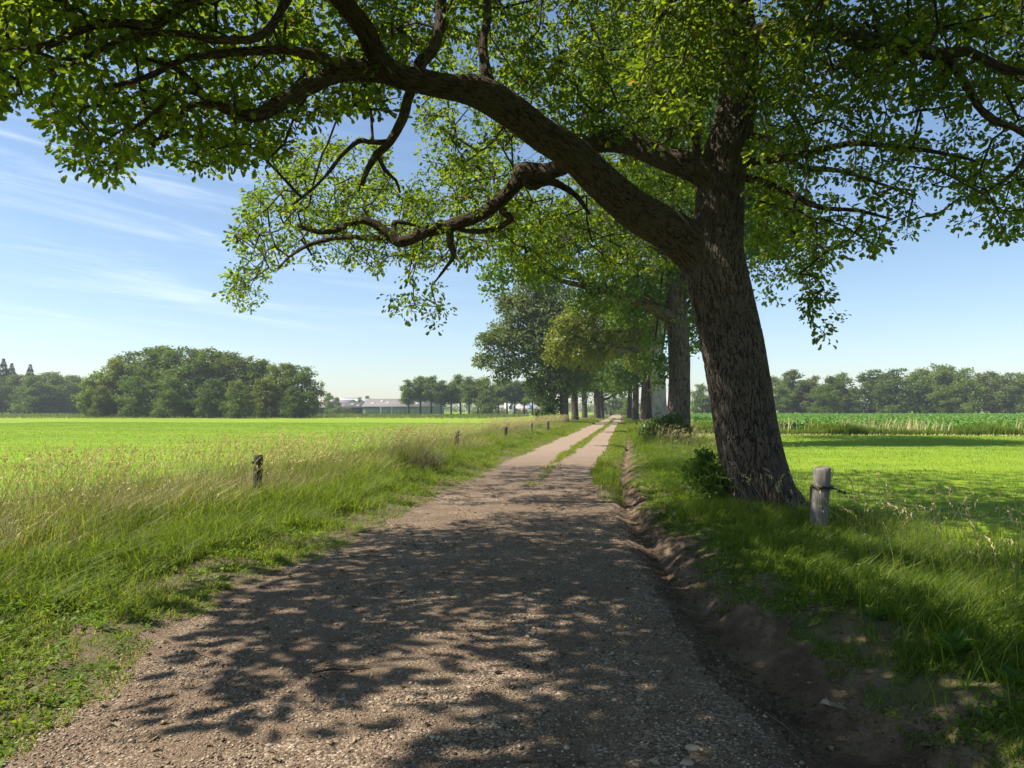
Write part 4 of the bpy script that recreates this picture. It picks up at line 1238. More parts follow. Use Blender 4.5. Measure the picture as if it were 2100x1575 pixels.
# ---------------------------------------------------------------- far trees: one of each kind, then copies
def far_proto(kind, seed):
    rng = np.random.default_rng(seed)
    t, f = Bag(), Bag()
    H = 12.0
    if kind == 'conifer':
        tube(t, [(0, 0, -.3), (0, 0, 6), (.1, 0, H)], [.22, .14, .03], 7, 1.0)
        m = 4200
        z = 1.5 + (H - 1.7) * rng.random(m) ** .85
        tier = z + .25 * np.sin(z * 5)
        r = (H - tier) * .26 * np.sqrt(rng.random(m)) + .1
        a = rng.random(m) * 2 * math.pi
        pos = np.stack([r * np.cos(a), r * np.sin(a), tier + .5 - r * .28 + rng.random(m) * .25], 1)
        dr = np.stack([np.cos(a), np.sin(a), np.full(m, -.35)], 1)
        leaves(f, pos, dr, np.array([[0, 0, 1.]]) + rng.normal(size=(m, 3)) * .35, (.16 + .075 * (H - z)) * (.7 + .6 * rng.random(m)), DIA_OUT, 0, rng.random(m) * .5, .2)
    else:
        tall = {'broad': 1.0, 'tall': 1.0, 'birch': 1.0, 'alder': 1.0}[kind]
        bare = {'broad': .5, 'tall': .9, 'birch': 1.0, 'alder': 4.0}[kind]
        rx = {'broad': 4.0, 'tall': 3.0, 'birch': 3.0, 'alder': 2.7}[kind]
        lean = rng.normal() * .4
        tube(t, [(0, 0, -.3), (lean * .3, 0, bare), (lean, .2, H * .6), (lean * 1.2, 0, H * .95)], [.26, .19, .12, .03], 7, 1.0, .08)
        for q in range(6):
            a = rng.random() * 2 * math.pi
            z0 = bare * .8 + rng.random() * H * .4
            e = np.array([math.cos(a) * rx * .7, math.sin(a) * rx * .7, z0 + 1.5 + 2 * rng.random()])
            tube(t, [(lean * .5, 0, z0), tuple(e * [.5, .5, 1] - [0, 0, .6]), tuple(e)], [.09, .06, .02], 5, 1.0)
        cz, rz = (H + bare) / 2, (H - bare) / 2
        lob = []
        for q in range(58):
            u = (q + rng.random()) / 58
            lo = bare * (1.05 if kind == 'alder' else .7)
            zz = lo + (H - lo) * (.05 + .90 * u)
            prof = {'broad': (.80, 1.0, .45), 'tall': (.80, 1.0, .40), 'birch': (.75, 1.0, .40), 'alder': (.55, 1.0, .40)}[kind]
            pr = np.interp(u, [0, .45, .8, 1.0], [prof[0], prof[1], .78, prof[2] * .55])
            a, rr = rng.random() * 2 * math.pi, math.sqrt(rng.random()) * .9
            s = (.22 + .15 * rng.random()) * rx * (1 - .35 * u)
            lob.append((rr * pr * rx * math.cos(a) + lean * u, rr * pr * rx * math.sin(a), zz + rng.normal() * .3, s, s, s * (1.3 if kind == 'birch' else .85)))
        lobe_leaves(f, lob, 6200 if kind == 'alder' else 9500, .30, 0, .25, .5, DIA_OUT, rng, .5 if kind == 'birch' else 0.0)
    return t.mesh('far_trunk', [M_TWIG if kind != 'birch' else M_BARK2]), f.mesh('far_crown', [M_FARLEAF])


PROTO = {(k, s): far_proto(k, 40 + 7 * s + len(k)) for k in ('broad', 'tall', 'birch', 'alder') for s in range(3)}
PROTO[('conifer', 0)] = far_proto('conifer', 3)
TREE_OBJ = {}


def far_tree(kind, var, px, d, toppx, tint, name, label, group, widen=1.0, base_z=0.0):
    """toppx: the pixel row its top reaches at that distance"""
    p = at(px, 840, d)
    hgt = EYE + (840 - toppx) / F_PX * d
    s = hgt / 12.0
    root = thing(name, label, 'tree', (p[0], p[1], base_z), group)
    key = (kind, var)
    if key not in TREE_OBJ:
        tm, cm = PROTO[key]
        a, b = link('trunk', tm, root), link('crown', cm, root)
        TREE_OBJ[key] = (a, b)
    else:
        a, b = (o.copy() for o in TREE_OBJ[key])
        for o in (a, b):
            COL.objects.link(o)
            o.parent = root
    b.color = (*tint, 1)
    root.rotation_euler = (0, 0, RNG.random() * 6.28)
    root.scale = (s * widen, s * widen, s)
    return root


ORD = ['first', 'second', 'third', 'fourth', 'fifth', 'sixth', 'seventh', 'eighth', 'ninth', 'tenth', 'eleventh', 'twelfth', 'thirteenth', 'fourteenth', 'fifteenth',
       'sixteenth', 'seventeenth', 'eighteenth', 'nineteenth', 'twentieth', 'twenty-first', 'twenty-second', 'twenty-third', 'twenty-fourth', 'twenty-fifth', 'twenty-sixth']
DARK, MID, OLIVE, PALE, YEL, GREY = (.8, .85, .85), (1.05, 1.1, .9), (1.35, 1.15, .95), (1.5, 1.45, 1.2), (1.75, 1.5, .9), (1.25, 1.15, 1.25)

COPSE = [(185, 770, 'birch', PALE), (225, 735, 'birch', YEL), (262, 724, 'broad', DARK), (205, 790, 'birch', OLIVE), (300, 712, 'broad', MID), (330, 706, 'tall', MID), (280, 770, 'broad', MID), (362, 716, 'broad', MID), (395, 716, 'broad', MID), (420, 714, 'broad', GREY),
         (345, 770, 'broad', MID), (452, 718, 'tall', DARK), (480, 722, 'broad', GREY), (430, 775, 'broad', DARK), (505, 735, 'broad', OLIVE), (535, 735, 'tall', MID), (490, 780, 'broad', GREY), (565, 752, 'birch', YEL), (545, 775, 'broad', OLIVE), (590, 742, 'tall', GREY), (622, 752, 'broad', MID), (605, 790, 'broad', DARK)]
DESC = {'birch': 'birch', 'broad': 'broadleaf tree', 'tall': 'tall broadleaf tree', 'alder': 'slim tree', 'conifer': 'spruce'}
TN = {DARK: 'dark green', MID: 'mid green', OLIVE: 'olive', PALE: 'pale green', YEL: 'yellowish', GREY: 'grey green'}
for i, (px, top, kind, tint) in enumerate(sorted(COPSE)):
    dd = 150 - 14 * (px - 150) / 500 + (7 if top < 760 else -3) + RNG.normal() * 2.5
    far_tree(kind, i % 3, px, dd, top + 2, tint, 'birch_tree' if kind == 'birch' else 'broadleaf_tree',
             f'{TN[tint]} {DESC[kind]}, {ORD[i]} from the left in the meadow copse', 'trees of the copse in the left meadow', 1.4 if kind != 'tall' else 1.55)

WOOD = [(-40, 758, 'broad', DARK), (5, 741, 'conifer', DARK), (-12, 775, 'broad', MID), (22, 750, 'conifer', DARK), (40, 768, 'broad', GREY), (28, 790, 'broad', MID), (60, 752, 'conifer', DARK), (72, 770, 'broad', MID), (58, 795, 'broad', GREY), (95, 764, 'broad', MID), (88, 792, 'broad', DARK), (115, 768, 'broad', GREY),
        (128, 785, 'broad', OLIVE), (140, 770, 'broad', MID), (160, 776, 'broad', DARK), (105, 800, 'broad', DARK), (150, 800, 'broad', GREY), (180, 790, 'broad', MID), (215, 800, 'broad', DARK)]
for i, (px, top, kind, tint) in enumerate(sorted(WOOD)):
    far_tree(kind, 0 if kind == 'conifer' else i % 3, px, 232 + RNG.normal() * 9 + (6 if kind == 'conifer' else 0), top, tint, 'spruce_tree' if kind == 'conifer' else 'broadleaf_tree',
             f'{TN[tint]} hazy {DESC[kind]}, {ORD[i]} from the left in the far left wood', 'trees of the far wood at the left edge', 1.6 if kind != 'conifer' else 1.1)

ROW = [(838, 782, MID), (862, 772, MID), (885, 773, MID), (905, 783, DARK), (925, 785, MID), (945, 770, MID), (962, 776, MID), (980, 778, OLIVE), (1001, 775, PALE), (1022, 781, DARK), (1040, 778, MID), (1055, 782, DARK), (1075, 784, MID), (1092, 778, MID), (1110, 790, DARK)]
for i, (px, top, tint) in enumerate(ROW):
    far_tree('birch' if tint == PALE else 'alder', i % 3, px, 205 + RNG.normal() * 4, top, tint, 'roadside_tree',
             f'{TN[tint]} slim-stemmed tree, {ORD[i]} from the left in the row by the green barn', 'row of trees in front of the farm', 1.4)

RIGHT = [(1440, 790, 'broad', MID), (1470, 800, 'broad', DARK), (1580, 772, 'broad', PALE), (1600, 790, 'broad', GREY), (1625, 758, 'tall', GREY), (1642, 780, 'broad', DARK), (1668, 775, 'birch', OLIVE), (1690, 788, 'broad', MID), (1708, 772, 'tall', DARK), (1732, 766, 'birch', PALE), (1722, 792, 'broad', GREY),
         (1750, 796, 'broad', MID), (1785, 762, 'broad', DARK), (1810, 764, 'tall', MID), (1838, 760, 'broad', DARK), (1822, 792, 'broad', GREY), (1875, 765, 'birch', PALE), (1900, 758, 'birch', OLIVE), (1928, 752, 'birch', PALE), (1955, 752, 'birch', OLIVE), (1978, 760, 'birch', PALE), (1935, 790, 'broad', GREY),
         (2005, 766, 'broad', OLIVE), (2035, 762, 'tall', DARK), (2062, 768, 'broad', GREY), (2090, 766, 'birch', PALE)]
for i, (px, top, kind, tint) in enumerate(sorted(RIGHT)):
    far_tree(kind, i % 3, px, 232 + RNG.normal() * 7 - (5 if top > 785 else 0), top, tint, 'birch_tree' if kind == 'birch' else 'broadleaf_tree',
             f'{TN[tint]} {DESC[kind]}, {ORD[i]} from the left in the belt behind the crop', 'trees of the belt behind the crop', 1.55)

for i, (px, d, top, tint, lab) in enumerate([(641, 250, 808, OLIVE, 'bushy olive tree at the corner of the long grey barn'), (676, 250, 806, PALE, 'pale loose tree in front of the long grey barn'), (690, 252, 815, OLIVE, 'low round tree in front of the open barn bay'),
                                             (738, 300, 816, MID, 'small tree between the white roof and the green barn'), (680, 330, 812, MID, 'round treetop behind the long grey barn roof'), (755, 340, 812, DARK, 'dark treetop behind the white roof'),
                                             (1120, 175, 812, YEL, 'yellowish shrubby tree at the gable end of the white farmhouse'), (1285, 190, 815, PALE, 'pale willow-like tree on the right of the far end of the track'),
                                             (1256, 215, 808, DARK, 'dark tree closing the view at the far end of the track'), (1238, 230, 812, MID, 'mid green tree left of the far end of the track'), (1272, 240, 805, MID, 'tall tree straight behind the far end of the track')]):
    far_tree('broad', i % 3, px, d, top, tint, 'broadleaf_tree', lab, None, 1.0)


# ---------------------------------------------------------------- shrubs and weeds
def shrub(name, label, cat, x, y, lobes, n, size, m, group=None, stems=8, outline=SIMPLE_OUT):
    z = float(height(np.array([x]), np.array([y]))[0])
    root = thing(name, label, cat, (x, y, z), group)
    s = Bag()
    L = np.array(lobes, float)
    for k in range(stems):
        e = L[k % len(L), :3] + RNG.normal(size=3) * L[k % len(L), 3] * .5
        e[2] = max(e[2], .15)
        tube(s, [(RNG.normal() * .05, RNG.normal() * .05, -.05), tuple(e * .5 + [0, 0, .05]), tuple(e)], [.012, .008, .004], 5, .1)
    link('stem', s.mesh(name + '_stem', [M_TWIG]), root)
    f = Bag()
    lobe_leaves(f, L, n, size, 0, .6, .2, outline)
    link('foliage', f.mesh(name + '_foliage', [m]), root)
    return root


shrub('shrub', 'leafy elder shrub crouching against the left foot of the big leaning oak', 'shrub', 1.55, 11.9,
      [(-.05, -.1, .30, .30, .3, .28), (.15, 0, .55, .28, .25, .28), (-.3, .1, .45, .22, .25, .22), (.1, -.2, .25, .3, .2, .2), (-.15, .1, .70, .18, .2, .16)], 4200, .052, M_OAKLEAF2)
shrub('shrub', 'low bush with reddish tips growing round the foot of the second oak', 'shrub', 2.1, 34.6,
      [(-.5, 0, .45, .5, .5, .42), (0, 0, .75, .55, .5, .45), (.5, 0, .8, .5, .5, .4), (-.7, .2, .3, .35, .4, .3), (.9, -.2, .5, .4, .4, .4)], 4200, .12, leaf_mat('shrub_leaf', (.04, .08, .012), (.075, .13, .018), (.16, .15, .03), 1.5, .4, dry=(.25, .12, .04)))
tf = Bag()
k = 1000
x, y = -4.75 + RNG.normal(size=k) * .32, 17.4 + RNG.normal(size=k) * .35
blades(tf, x + 4.75, y - 17.4, .40 + .50 * RNG.random(k) ** 1.5, .006 + .004 * RNG.random(k), .7, (.12, -.05), 0, RNG.random(k), 2, np.zeros(k))
tag(link('grass_tuft', tf.mesh('grass_tuft', [leaf_mat('dry_tuft', (.07, .08, .035), (.13, .125, .06), (.24, .21, .11), 1.0, .3)]), None, (-4.75, 17.4, float(height(np.array([-4.75]), np.array([17.4]))[0]))),
    'dry greyish tuft of tall stems on the verge beyond the nearest left post', 'grass tuft')
shrub('shrub', 'dark shrub at the foot of the broad oak heading the left row', 'shrub', -7.3, 80.0, [(0, 0, .8, 1.0, 1.0, .8), (-.6, 0, .6, .8, .8, .6)], 1500, .25, M_OAKLEAF2)
for (px, d, rad_m, h, lab) in ((1025, 262, 4, 1.6, 'clipped round bush left of the white farmhouse'), (1070, 262, 3.2, 1.3, 'round bush before the white farmhouse gable'), (1110, 262, 3.0, 1.3, 'long low bush under the farmhouse windows'), (700, 225, 4, 3, 'bush at the edge of the meadow before the open barn'),
                               (990, 222, 4, 1.7, 'low hedge bush behind the row of slim trees'), (1690, 222, 4, 2.4, 'bush at the foot of the belt, left part'), (1830, 222, 5, 2.6, 'bush at the foot of the belt, middle part'), (1960, 222, 5, 2.6, 'bush at the foot of the belt under the birches')):
    p = at(px, 848, d)
    shrub('bush', lab, 'bush', p[0], p[1], [(0, 0, h * .4, rad_m * .6, 1.5, h * .55), (rad_m * .5, 0, h * .35, rad_m * .5, 1.4, h * .45), (-rad_m * .5, 0, h * .35, rad_m * .5, 1.4, h * .45)], 1400, .30, M_GREYLEAF, None, 3, DIA_OUT)


def broad_weed(x, y, k, size, label, seed, upright=.8):
    rng = np.random.default_rng(seed)
    z = float(height(np.array([x]), np.array([y]))[0])
    root = thing('dock_plant', label, 'weed', (x, y, z), 'broad-leaved weeds on the right bank')
    out = np.array([(0, 0), (.03, .12), (.16, .26), (.21, .48), (.17, .72), (.08, .9), (0, 1), (-.08, .9), (-.17, .72), (-.21, .48), (-.16, .26), (-.03, .12)])
    for i in range(k):
        b = Bag()
        a = 6.28 * i / k + rng.normal() * .3
        dv = np.array([[math.cos(a), math.sin(a), upright * (.5 + rng.random())]])
        leaves(b, np.array([[.01 * math.cos(a), .01 * math.sin(a), 0]]), dv, np.array([[-math.cos(a) * .6, -math.sin(a) * .6, 1.0]]), np.array([size * (.6 + .6 * rng.random())]), out, 0, np.array([rng.random()]), .5)
        link('leaf', b.mesh('dock_leaf', [M_WEED]), root)


broad_weed(1.93, 4.6, 9, .19, 'upright broad-leaved dock in the sunlit patch on the bank', 1, 1.2)
broad_weed(2.05, 4.15, 7, .15, 'smaller dock with rounded leaves nearer the camera, lower right', 2, .9)
broad_weed(2.35, 4.35, 6, .15, 'dock half hidden in grass at the right end of the sunlit patch', 3, 1.0)
broad_weed(1.72, 5.35, 6, .12, 'small dock at the edge of the bare soil farther along the bank', 4, .9)

# ---------------------------------------------------------------- fence posts, wire, small things
FP = 'posts of the left fence'


def left_post(px, topy, d, hw, label, m, tilt=0.0):
    P = at(px, topy, d)
    h = P[2] + .06
    root = thing('fence_post', label, 'fence post', (P[0], P[1], 0), FP)
    b = Bag()
    r = hw / F_PX * d
    tube(b, [(-tilt * 1.2, 0, -.2), (-tilt * .5, 0, h * .5), (0, 0, h - .015), (0, 0, h)], [r * 1.06, r * 1.02, r, r * .80], 14, .05, .10, 0, .5, None, int(d))
    # a drying crack down the camera side
    link('post', b.mesh('post', [m]), root)
    s = Bag()
    s.box((-r * 1.15, -r * .3, h - .10), (.02, .03, .035), 0)
    link('insulator', s.mesh('insulator', [M_RUBBER]), root)
    return np.array([P[0] - r * 1.25, P[1] - .02, h - .10])


W = [left_post(530, 943, 11.6, 9, 'dark weathered post standing in the tall dry grass, nearest on the left', M_DARKPOST, .03),
     left_post(938, 889, 25.6, 5, 'dark leaning post, second along the left fence', M_DARKPOST, .05),
     left_post(1038, 877, 34, 3.5, 'slim dark post, third along the left fence', M_DARKPOST, .05)]
left_post(1044, 868, 42, 3.4, 'pale grey post standing behind the third dark one', M_FENCEPOST)
W.append(left_post(1090, 869, 43, 2.6, 'short pale post in the dry grass, left of the bright grey one', M_FENCEPOST))
W.append(left_post(1123, 866, 48, 3.2, 'bright grey post nearest the left row of trees', M_FENCEPOST))
left_post(1132, 864, 62, 2.0, 'tiny far post just before the left row of trees', M_DARKPOST)


def wire(name, label, A, B, sag=.04, r=.0022, m=None):
    b = Bag()
    t = np.linspace(0, 1, 9)[:, None]
    P = np.array(A) * (1 - t) + np.array(B) * t - np.array([0, 0, 1]) * sag * 4 * t * (1 - t)
    tube(b, P, np.full(9, r), 5, 1.0, 0, 0, .5, None, 0, False)
    return tag(link(name, b.mesh(name, [m or M_WIRE])), label, 'wire', 'fence wires')


wire('fence_wire', 'thin wire from the nearest left post out of the left edge', W[0], W[0] + np.array([-1.2, -9.0, -.05]), .10)
wire('fence_wire', 'thin wire between the first and second left posts', W[0], W[1], .08)
wire('fence_wire', 'thin wire between the second and third left posts', W[1], W[2], .05)

# right post with rubber strap, insulator and wire; small brown stake leaning behind it
pz = float(height(np.array([2.62]), np.array([9.95]))[0])
root = thing('fence_post', 'thick grey wooden post with a black strap, in the grass beside the big oak', 'fence post', (2.62, 9.95, pz))
P = [at(1678, 1112, 9.6), at(1680, 1060, 9.6), at(1685, 1000, 9.6), at(1687, 964, 9.6), at(1687, 958, 9.6)]
rl = np.array(root.location)
b = Bag()
tube(b, np.array(P) - rl, [.116, .106, .104, .104, .088], 28, .03, .08, 0, .5, lambda L, a: 1 + .035 * np.cos(a * 5 + 1) * np.cos(a * 2), 9)
link('post', b.mesh('thick_post', [M_FENCEPOST], True), root)
c = at(1687, 999, 9.6) - rl
s = Bag()
for dz, r in ((0.012, .124), (-.020, .118)):
    a = np.linspace(0, 2 * math.pi, 33)
    ring = np.stack([c[0] + r * np.cos(a), c[1] + r * np.sin(a), c[2] + dz + .006 * np.sin(a)], 1)
    tube(s, ring, np.full(33, .015 if dz > 0 else .005), 8, 1, 0, 0, .5, None, 0, False)
link('strap', s.mesh('strap', [M_RUBBER], True), root)
A0, A1 = at(1704, 1000, 9.55), at(1722, 1006, 9.5)
ins0, ins1 = at(1716, 1005, 9.5), at(1736, 1011, 9.45)
s = Bag()
tube(s, [A0 - rl, (A0 + A1) / 2 - rl, A1 - rl], [.012, .009, .007], 8, .02)
link('strap_end', s.mesh('strap_end', [M_RUBBER], True), root)
s = Bag()
t = np.linspace(0, 1, 9)[:, None]
tube(s, ins0 * (1 - t) + ins1 * t - rl, [.004, .020, .021, .011, .009, .011, .021, .020, .004], 12, 1, 0, 0, .5, None, 0, False)
link('insulator', s.mesh('end_insulator', [M_RUBBER], True), root)
wire('fence_wire', 'thin sagging wire running from the strapped grey post across the right meadow', ins1, at(2300, 1100, 8.2), .03, .003)
q0, q1 = at(1669, 1105, 9.85), at(1668, 1000, 9.85)
root = thing('stake', 'thin brown stake standing behind the thick grey post', 'stake', tuple(q0))
b = Bag()
tube(b, [(0, 0, -.1), tuple((q1 - q0) * .5), tuple(q1 - q0 - [0, 0, .01]), tuple(q1 - q0)], [.05, .048, .046, .036], 12, .05, .1)
link('post', b.mesh('stake_post', [M_STAKE], True), root)

# twigs, a fallen leaf and stones lying on the track
for k, (px, py, dx, dy, r, lab) in enumerate([
        (700, 1386, .16, .06, .007, 'dark bent stick lying on the shaded gravel'), (415, 1350, .12, -.09, .004, 'thin pale twig on the gravel at left'), (1600, 1470, .05, -.16, .003, 'thin curved twig on the bare soil of the gully'),
        (770, 1145, .25, .03, .005, 'slender twig on the gravel near the left verge'), (1500, 1380, .13, -.05, .003, 'short straw on the lip of the gully'), (1150, 1560, .14, .03, .003, 'fine twig near the bottom edge of the track')]):
    r_ = CAMP + (0 - EYE) / ((787.5 - py) / F_PX * UP + FW + (px - 1050) / F_PX * RT)[2] * ((787.5 - py) / F_PX * UP + FW + (px - 1050) / F_PX * RT)
    z = float(height(np.array([r_[0]]), np.array([r_[1]]))[0])
    b = Bag()
    tube(b, [(-dx, -dy, .012), (-dx * .3, -dy * .2, .022), (dx * .4, dy * .2, .016), (dx, dy, .012)], [r, r, r * .8, r * .5], 6, .04, .1)
    tag(link('twig', b.mesh('twig', [M_TWIG if k in (0, 3) else M_STAKE], True), None, (r_[0], r_[1], z)), lab, 'twig', 'twigs on the track')
b = Bag()
leaves(b, np.zeros((4, 3)) + [0, 0, .02], np.array([[1, .2, .1], [.8, -.5, .3], [-.6, .5, .2], [.3, .9, .4]]), np.array([[0, .3, 1], [.3, 0, 1], [0, -.6, 1], [.5, 0, 1.]]), np.array([.09, .10, .07, .06]), OAK_OUT, 0, np.array([.6, .8, .7, .9]), .8)
lf = CAMP + (-.05 - EYE) / (FW + (1705 - 1050) / F_PX * RT + (787.5 - 1440) / F_PX * UP)[2] * (FW + (1705 - 1050) / F_PX * RT + (787.5 - 1440) / F_PX * UP)
tag(link('dead_leaf', b.mesh('dead_leaf', [leaf_mat('dead_leaf', (.20, .16, .11), (.30, .25, .18), (.42, .36, .27), .5, .2)]), None,
         (lf[0], lf[1], float(height(np.array([lf[0]]), np.array([lf[1]]))[0]))), 'curled dry oak leaf lying in the bare gully', 'fallen leaf')
for (px, py, s_, lab) in ((1420, 1535, .028, 'flat pale stone in the sunlit gravel near the bottom edge'), (1410, 1566, .024, 'grey stone cut by the bottom edge of the picture'), (552, 1535, .014, 'small white pebble on the gravel, lower left'), (1352, 1378, .016, 'round pale pebble on the lip of the gully')):
    dr = FW + (px - 1050) / F_PX * RT + (787.5 - py) / F_PX * UP
    r_ = CAMP - EYE / dr[2] * dr
    th, ph = np.meshgrid(np.linspace(0, math.pi, 9), np.linspace(0, 2 * math.pi, 15)[:-1], indexing='ij')
    V = np.stack([np.sin(th) * np.cos(ph) * 1.3, np.sin(th) * np.sin(ph), np.cos(th) * .45], -1)
    V = V * (1 + .25 * vnoise(V[..., 0] * 2 + px, V[..., 1] * 2 + V[..., 2], 3))[..., None] * s_
    i, j = np.meshgrid(np.arange(8), np.arange(14), indexing='ij')
    F = np.stack([i * 14 + j, i * 14 + (j + 1) % 14, (i + 1) * 14 + (j + 1) % 14, (i + 1) * 14 + j], -1).reshape(-1, 4)
    tag(link('stone', mesh_np('stone', V.reshape(-1, 3), [F], [M_STONE], None, {'rnd': np.full(V.shape[0] * 14, .8)}, None, True), None,
             (r_[0], r_[1], float(height(np.array([r_[0]]), np.array([r_[1]]))[0]) + s_ * .15)), lab, 'stone', 'stones on the track')

# ---------------------------------------------------------------- farm buildings
M_GREENWALL = plain_mat('green_barn_cladding', (.15, .20, .18), .7, .10, 2, (6, 6, .3))
M_BAYSHADE = plain_mat('painted_bay_shade', (.035, .04, .045), .9, .2, 2)  # near-black colour stands in for the shade inside the open barn
M_ROOF = plain_mat('grey_corrugated_roof', (.17, .158, .15), .8, .12, 1.5, (3, .4, .4))
M_SKYLIGHT = plain_mat('roof_light_sheet', (.36, .34, .31), .6, .05, 2)
M_WHITE = plain_mat('white_render', (.74, .73, .70), .8, .04, 2)
M_BRICK = plain_mat('pale_brick_wall', (.42, .38, .35), .85, .1, 3)
M_TILE = plain_mat('pale_roof_tile', (.40, .37, .37), .8, .08, 3)
M_PANE = plain_mat('dark_window_glass', (.03, .035, .045), .15, .1, 3, (1, 1, 1), .6)
M_BLUE = plain_mat('blue_panel', (.13, .22, .38), .5, .05, 3)
M_PINKWALL = plain_mat('pale_shed_wall', (.55, .47, .45), .8, .05, 3)


def part(root, name, fn, m):
    b = Bag()
    fn(b)
    return link(name, b.mesh(name, [m]), root)


def gable_roof(b, L, Wd, z0, z1, over=.6, th=.18):
    x, y = L / 2 + over, Wd / 2 + over
    for s in (-1, 1):
        zs = z0 - over * (z1 - z0) / (Wd / 2)
        pts = [(-x, s * y, zs), (x, s * y, zs), (x, 0, z1), (-x, 0, z1)]
        pts += [(p[0], p[1], p[2] + th) for p in pts]
        b.poly(pts, [[0, 1, 2, 3], [7, 6, 5, 4], [0, 4, 5, 1], [1, 5, 6, 2], [2, 6, 7, 3], [3, 7, 4, 0]])


def shell(b, L, Wd, z0, z1):
    x, y = L / 2, Wd / 2
    pts = [(-x, -y, 0), (x, -y, 0), (x, y, 0), (-x, y, 0), (-x, -y, z0), (x, -y, z0), (x, y, z0), (-x, y, z0), (-x, 0, z1), (x, 0, z1)]
    b.poly(pts, [[0, 1, 5, 4], [2, 3, 7, 6], [1, 2, 6, 9, 5], [3, 0, 4, 8, 7]])


def barn(px0, px1, d, wall_px, ridge_px, depth, name, label, rz, wallm, roofm, bays, skyl):
    a, c = at(px0, 848, d), at(px1, 848, d)
    L = np.linalg.norm((c - a)[:2])
    mid = (a + c) / 2
    z0 = EYE + (840 - wall_px) / F_PX * d
    z1 = EYE + (840 - ridge_px) / F_PX * d
    root = thing(name, label, 'barn', (mid[0], mid[1], 0))
    root.rotation_euler = (0, 0, math.atan2(*(c - a)[[1, 0]]) + rz)
    part(root, 'wall', lambda b: shell(b, L, depth, z0, z1 - .05), wallm)
    rf = part(root, 'roof', lambda b: gable_roof(b, L, depth, z0, z1), roofm)
    for (u, v) in skyl:
        x, t = (u - .5) * L, v
        y0, zz = -depth / 2 * (1 - t), z0 + (z1 - z0) * t + .20
        y1, z2 = -depth / 2 * (1 - t - .22), z0 + (z1 - z0) * (t + .22) + .20
        s = part(rf, 'skylight', lambda b: b.poly([(x - .6, y0, zz), (x + .6, y0, zz), (x + .6, y1, z2), (x - .6, y1, z2), (x - .6, y0, zz - .1), (x + .6, y0, zz - .1), (x + .6, y1, z2 - .1), (x - .6, y1, z2 - .1)],
                                                  [[0, 1, 2, 3], [7, 6, 5, 4], [0, 4, 5, 1], [1, 5, 6, 2], [2, 6, 7, 3], [3, 7, 4, 0]]), M_SKYLIGHT)
    for (u0, u1, h, mm, nm) in bays:
        part(root, nm, lambda b: b.box(((u0 + u1) / 2 * L - L / 2, -depth / 2 - .04, h * z0 / 2), ((u1 - u0) * L, .12, h * z0), 0), mm)
    return root


barn(758, 905, 262, 834, 819, 22, 'barn', 'green clad barn with a grey roof, left of the slim tree row', 0, M_GREENWALL, M_ROOF,
     [(.02, .22, .92, M_GREENWALL, 'door'), (.24, .37, .92, M_GREENWALL, 'door'), (.385, .56, .92, M_GREENWALL, 'door'), (.575, .72, .92, M_GREENWALL, 'door')], [(.1, .3), (.3, .35), (.5, .55), (.7, .3), (.2, .6)])
barn(612, 757, 266, 836, 826, 20, 'barn', 'long low barn with an open dark front and speckled grey roof', 0, M_GREENWALL, M_ROOF,
     [(.06, .33, .95, M_BAYSHADE, 'shade_panel'), (.36, .97, .95, M_BAYSHADE, 'shade_panel')], [(.05, .25), (.15, .5), (.25, .25), (.4, .5), (.5, .2), (.6, .5), (.7, .2), (.8, .5), (.9, .25), (.3, .55)])  # dark panels on the wall front, painted as shaded bays
barn(640, 722, 305, 829, 820, 30, 'shed', 'shed with a pinkish pale roof peeping over the long low barn', 0, M_PINKWALL, plain_mat('pink_roof', (.50, .42, .40), .7, .06, 2), [], [])
barn(700, 760, 330, 826, 818.5, 34, 'shed', 'shed with a bright white roof behind the two barns', 0, M_PINKWALL, M_WHITE, [], [])
p = at(722, 816, 700)
root = thing('factory_hall', 'flat blue hall on the skyline beyond the barns', 'building', (p[0], p[1], 0))
part(root, 'wall', lambda b: b.box((0, 0, 6), (11, 14, 12)), M_BLUE)
part(root, 'roof', lambda b: b.box((0, 0, 12.25), (11.6, 14.6, .5)), M_ROOF)

# white farmhouse with steep roof behind the row of slim trees
p = at(1082, 846, 285)
root = thing('farmhouse', 'white farmhouse with a steep pale roof and blue edge behind the slim trees', 'house', (p[0], p[1], 0))
root.rotation_euler = (0, 0, YAW)
part(root, 'wall', lambda b: shell(b, 17, 10, 2.0, 5.3), M_WHITE)
part(root, 'roof', lambda b: gable_roof(b, 17, 10, 2.15, 5.55, .5), M_TILE)
part(root, 'wing_roof', lambda b: b.poly([(-14.5, -3, 2.3), (-8.6, -3, 2.3), (-8.6, 1, 3.4), (-14.5, 1, 3.4), (-14.5, -3, 2.1), (-8.6, -3, 2.1), (-8.6, 1, 3.2), (-14.5, 1, 3.2)], [[0, 1, 2, 3], [7, 6, 5, 4], [0, 4, 5, 1], [1, 5, 6, 2], [2, 6, 7, 3], [3, 7, 4, 0]]), M_TILE)
part(root, 'wing', lambda b: b.box((-11.55, -1, 1.02), (5.7, 3.6, 2.04)), M_BRICK)
dm = part(root, 'dormer', lambda b: shell(b, 2.8, 3.0, 2.9, 4.4), M_WHITE)
dm.location = (-6.6, -5.1, 0)
dm.rotation_euler = (0, 0, math.pi / 2)
part(dm, 'window', lambda b: b.box((-1.44, 0, 2.6), (.1, 1.2, 1.7)), M_PANE)
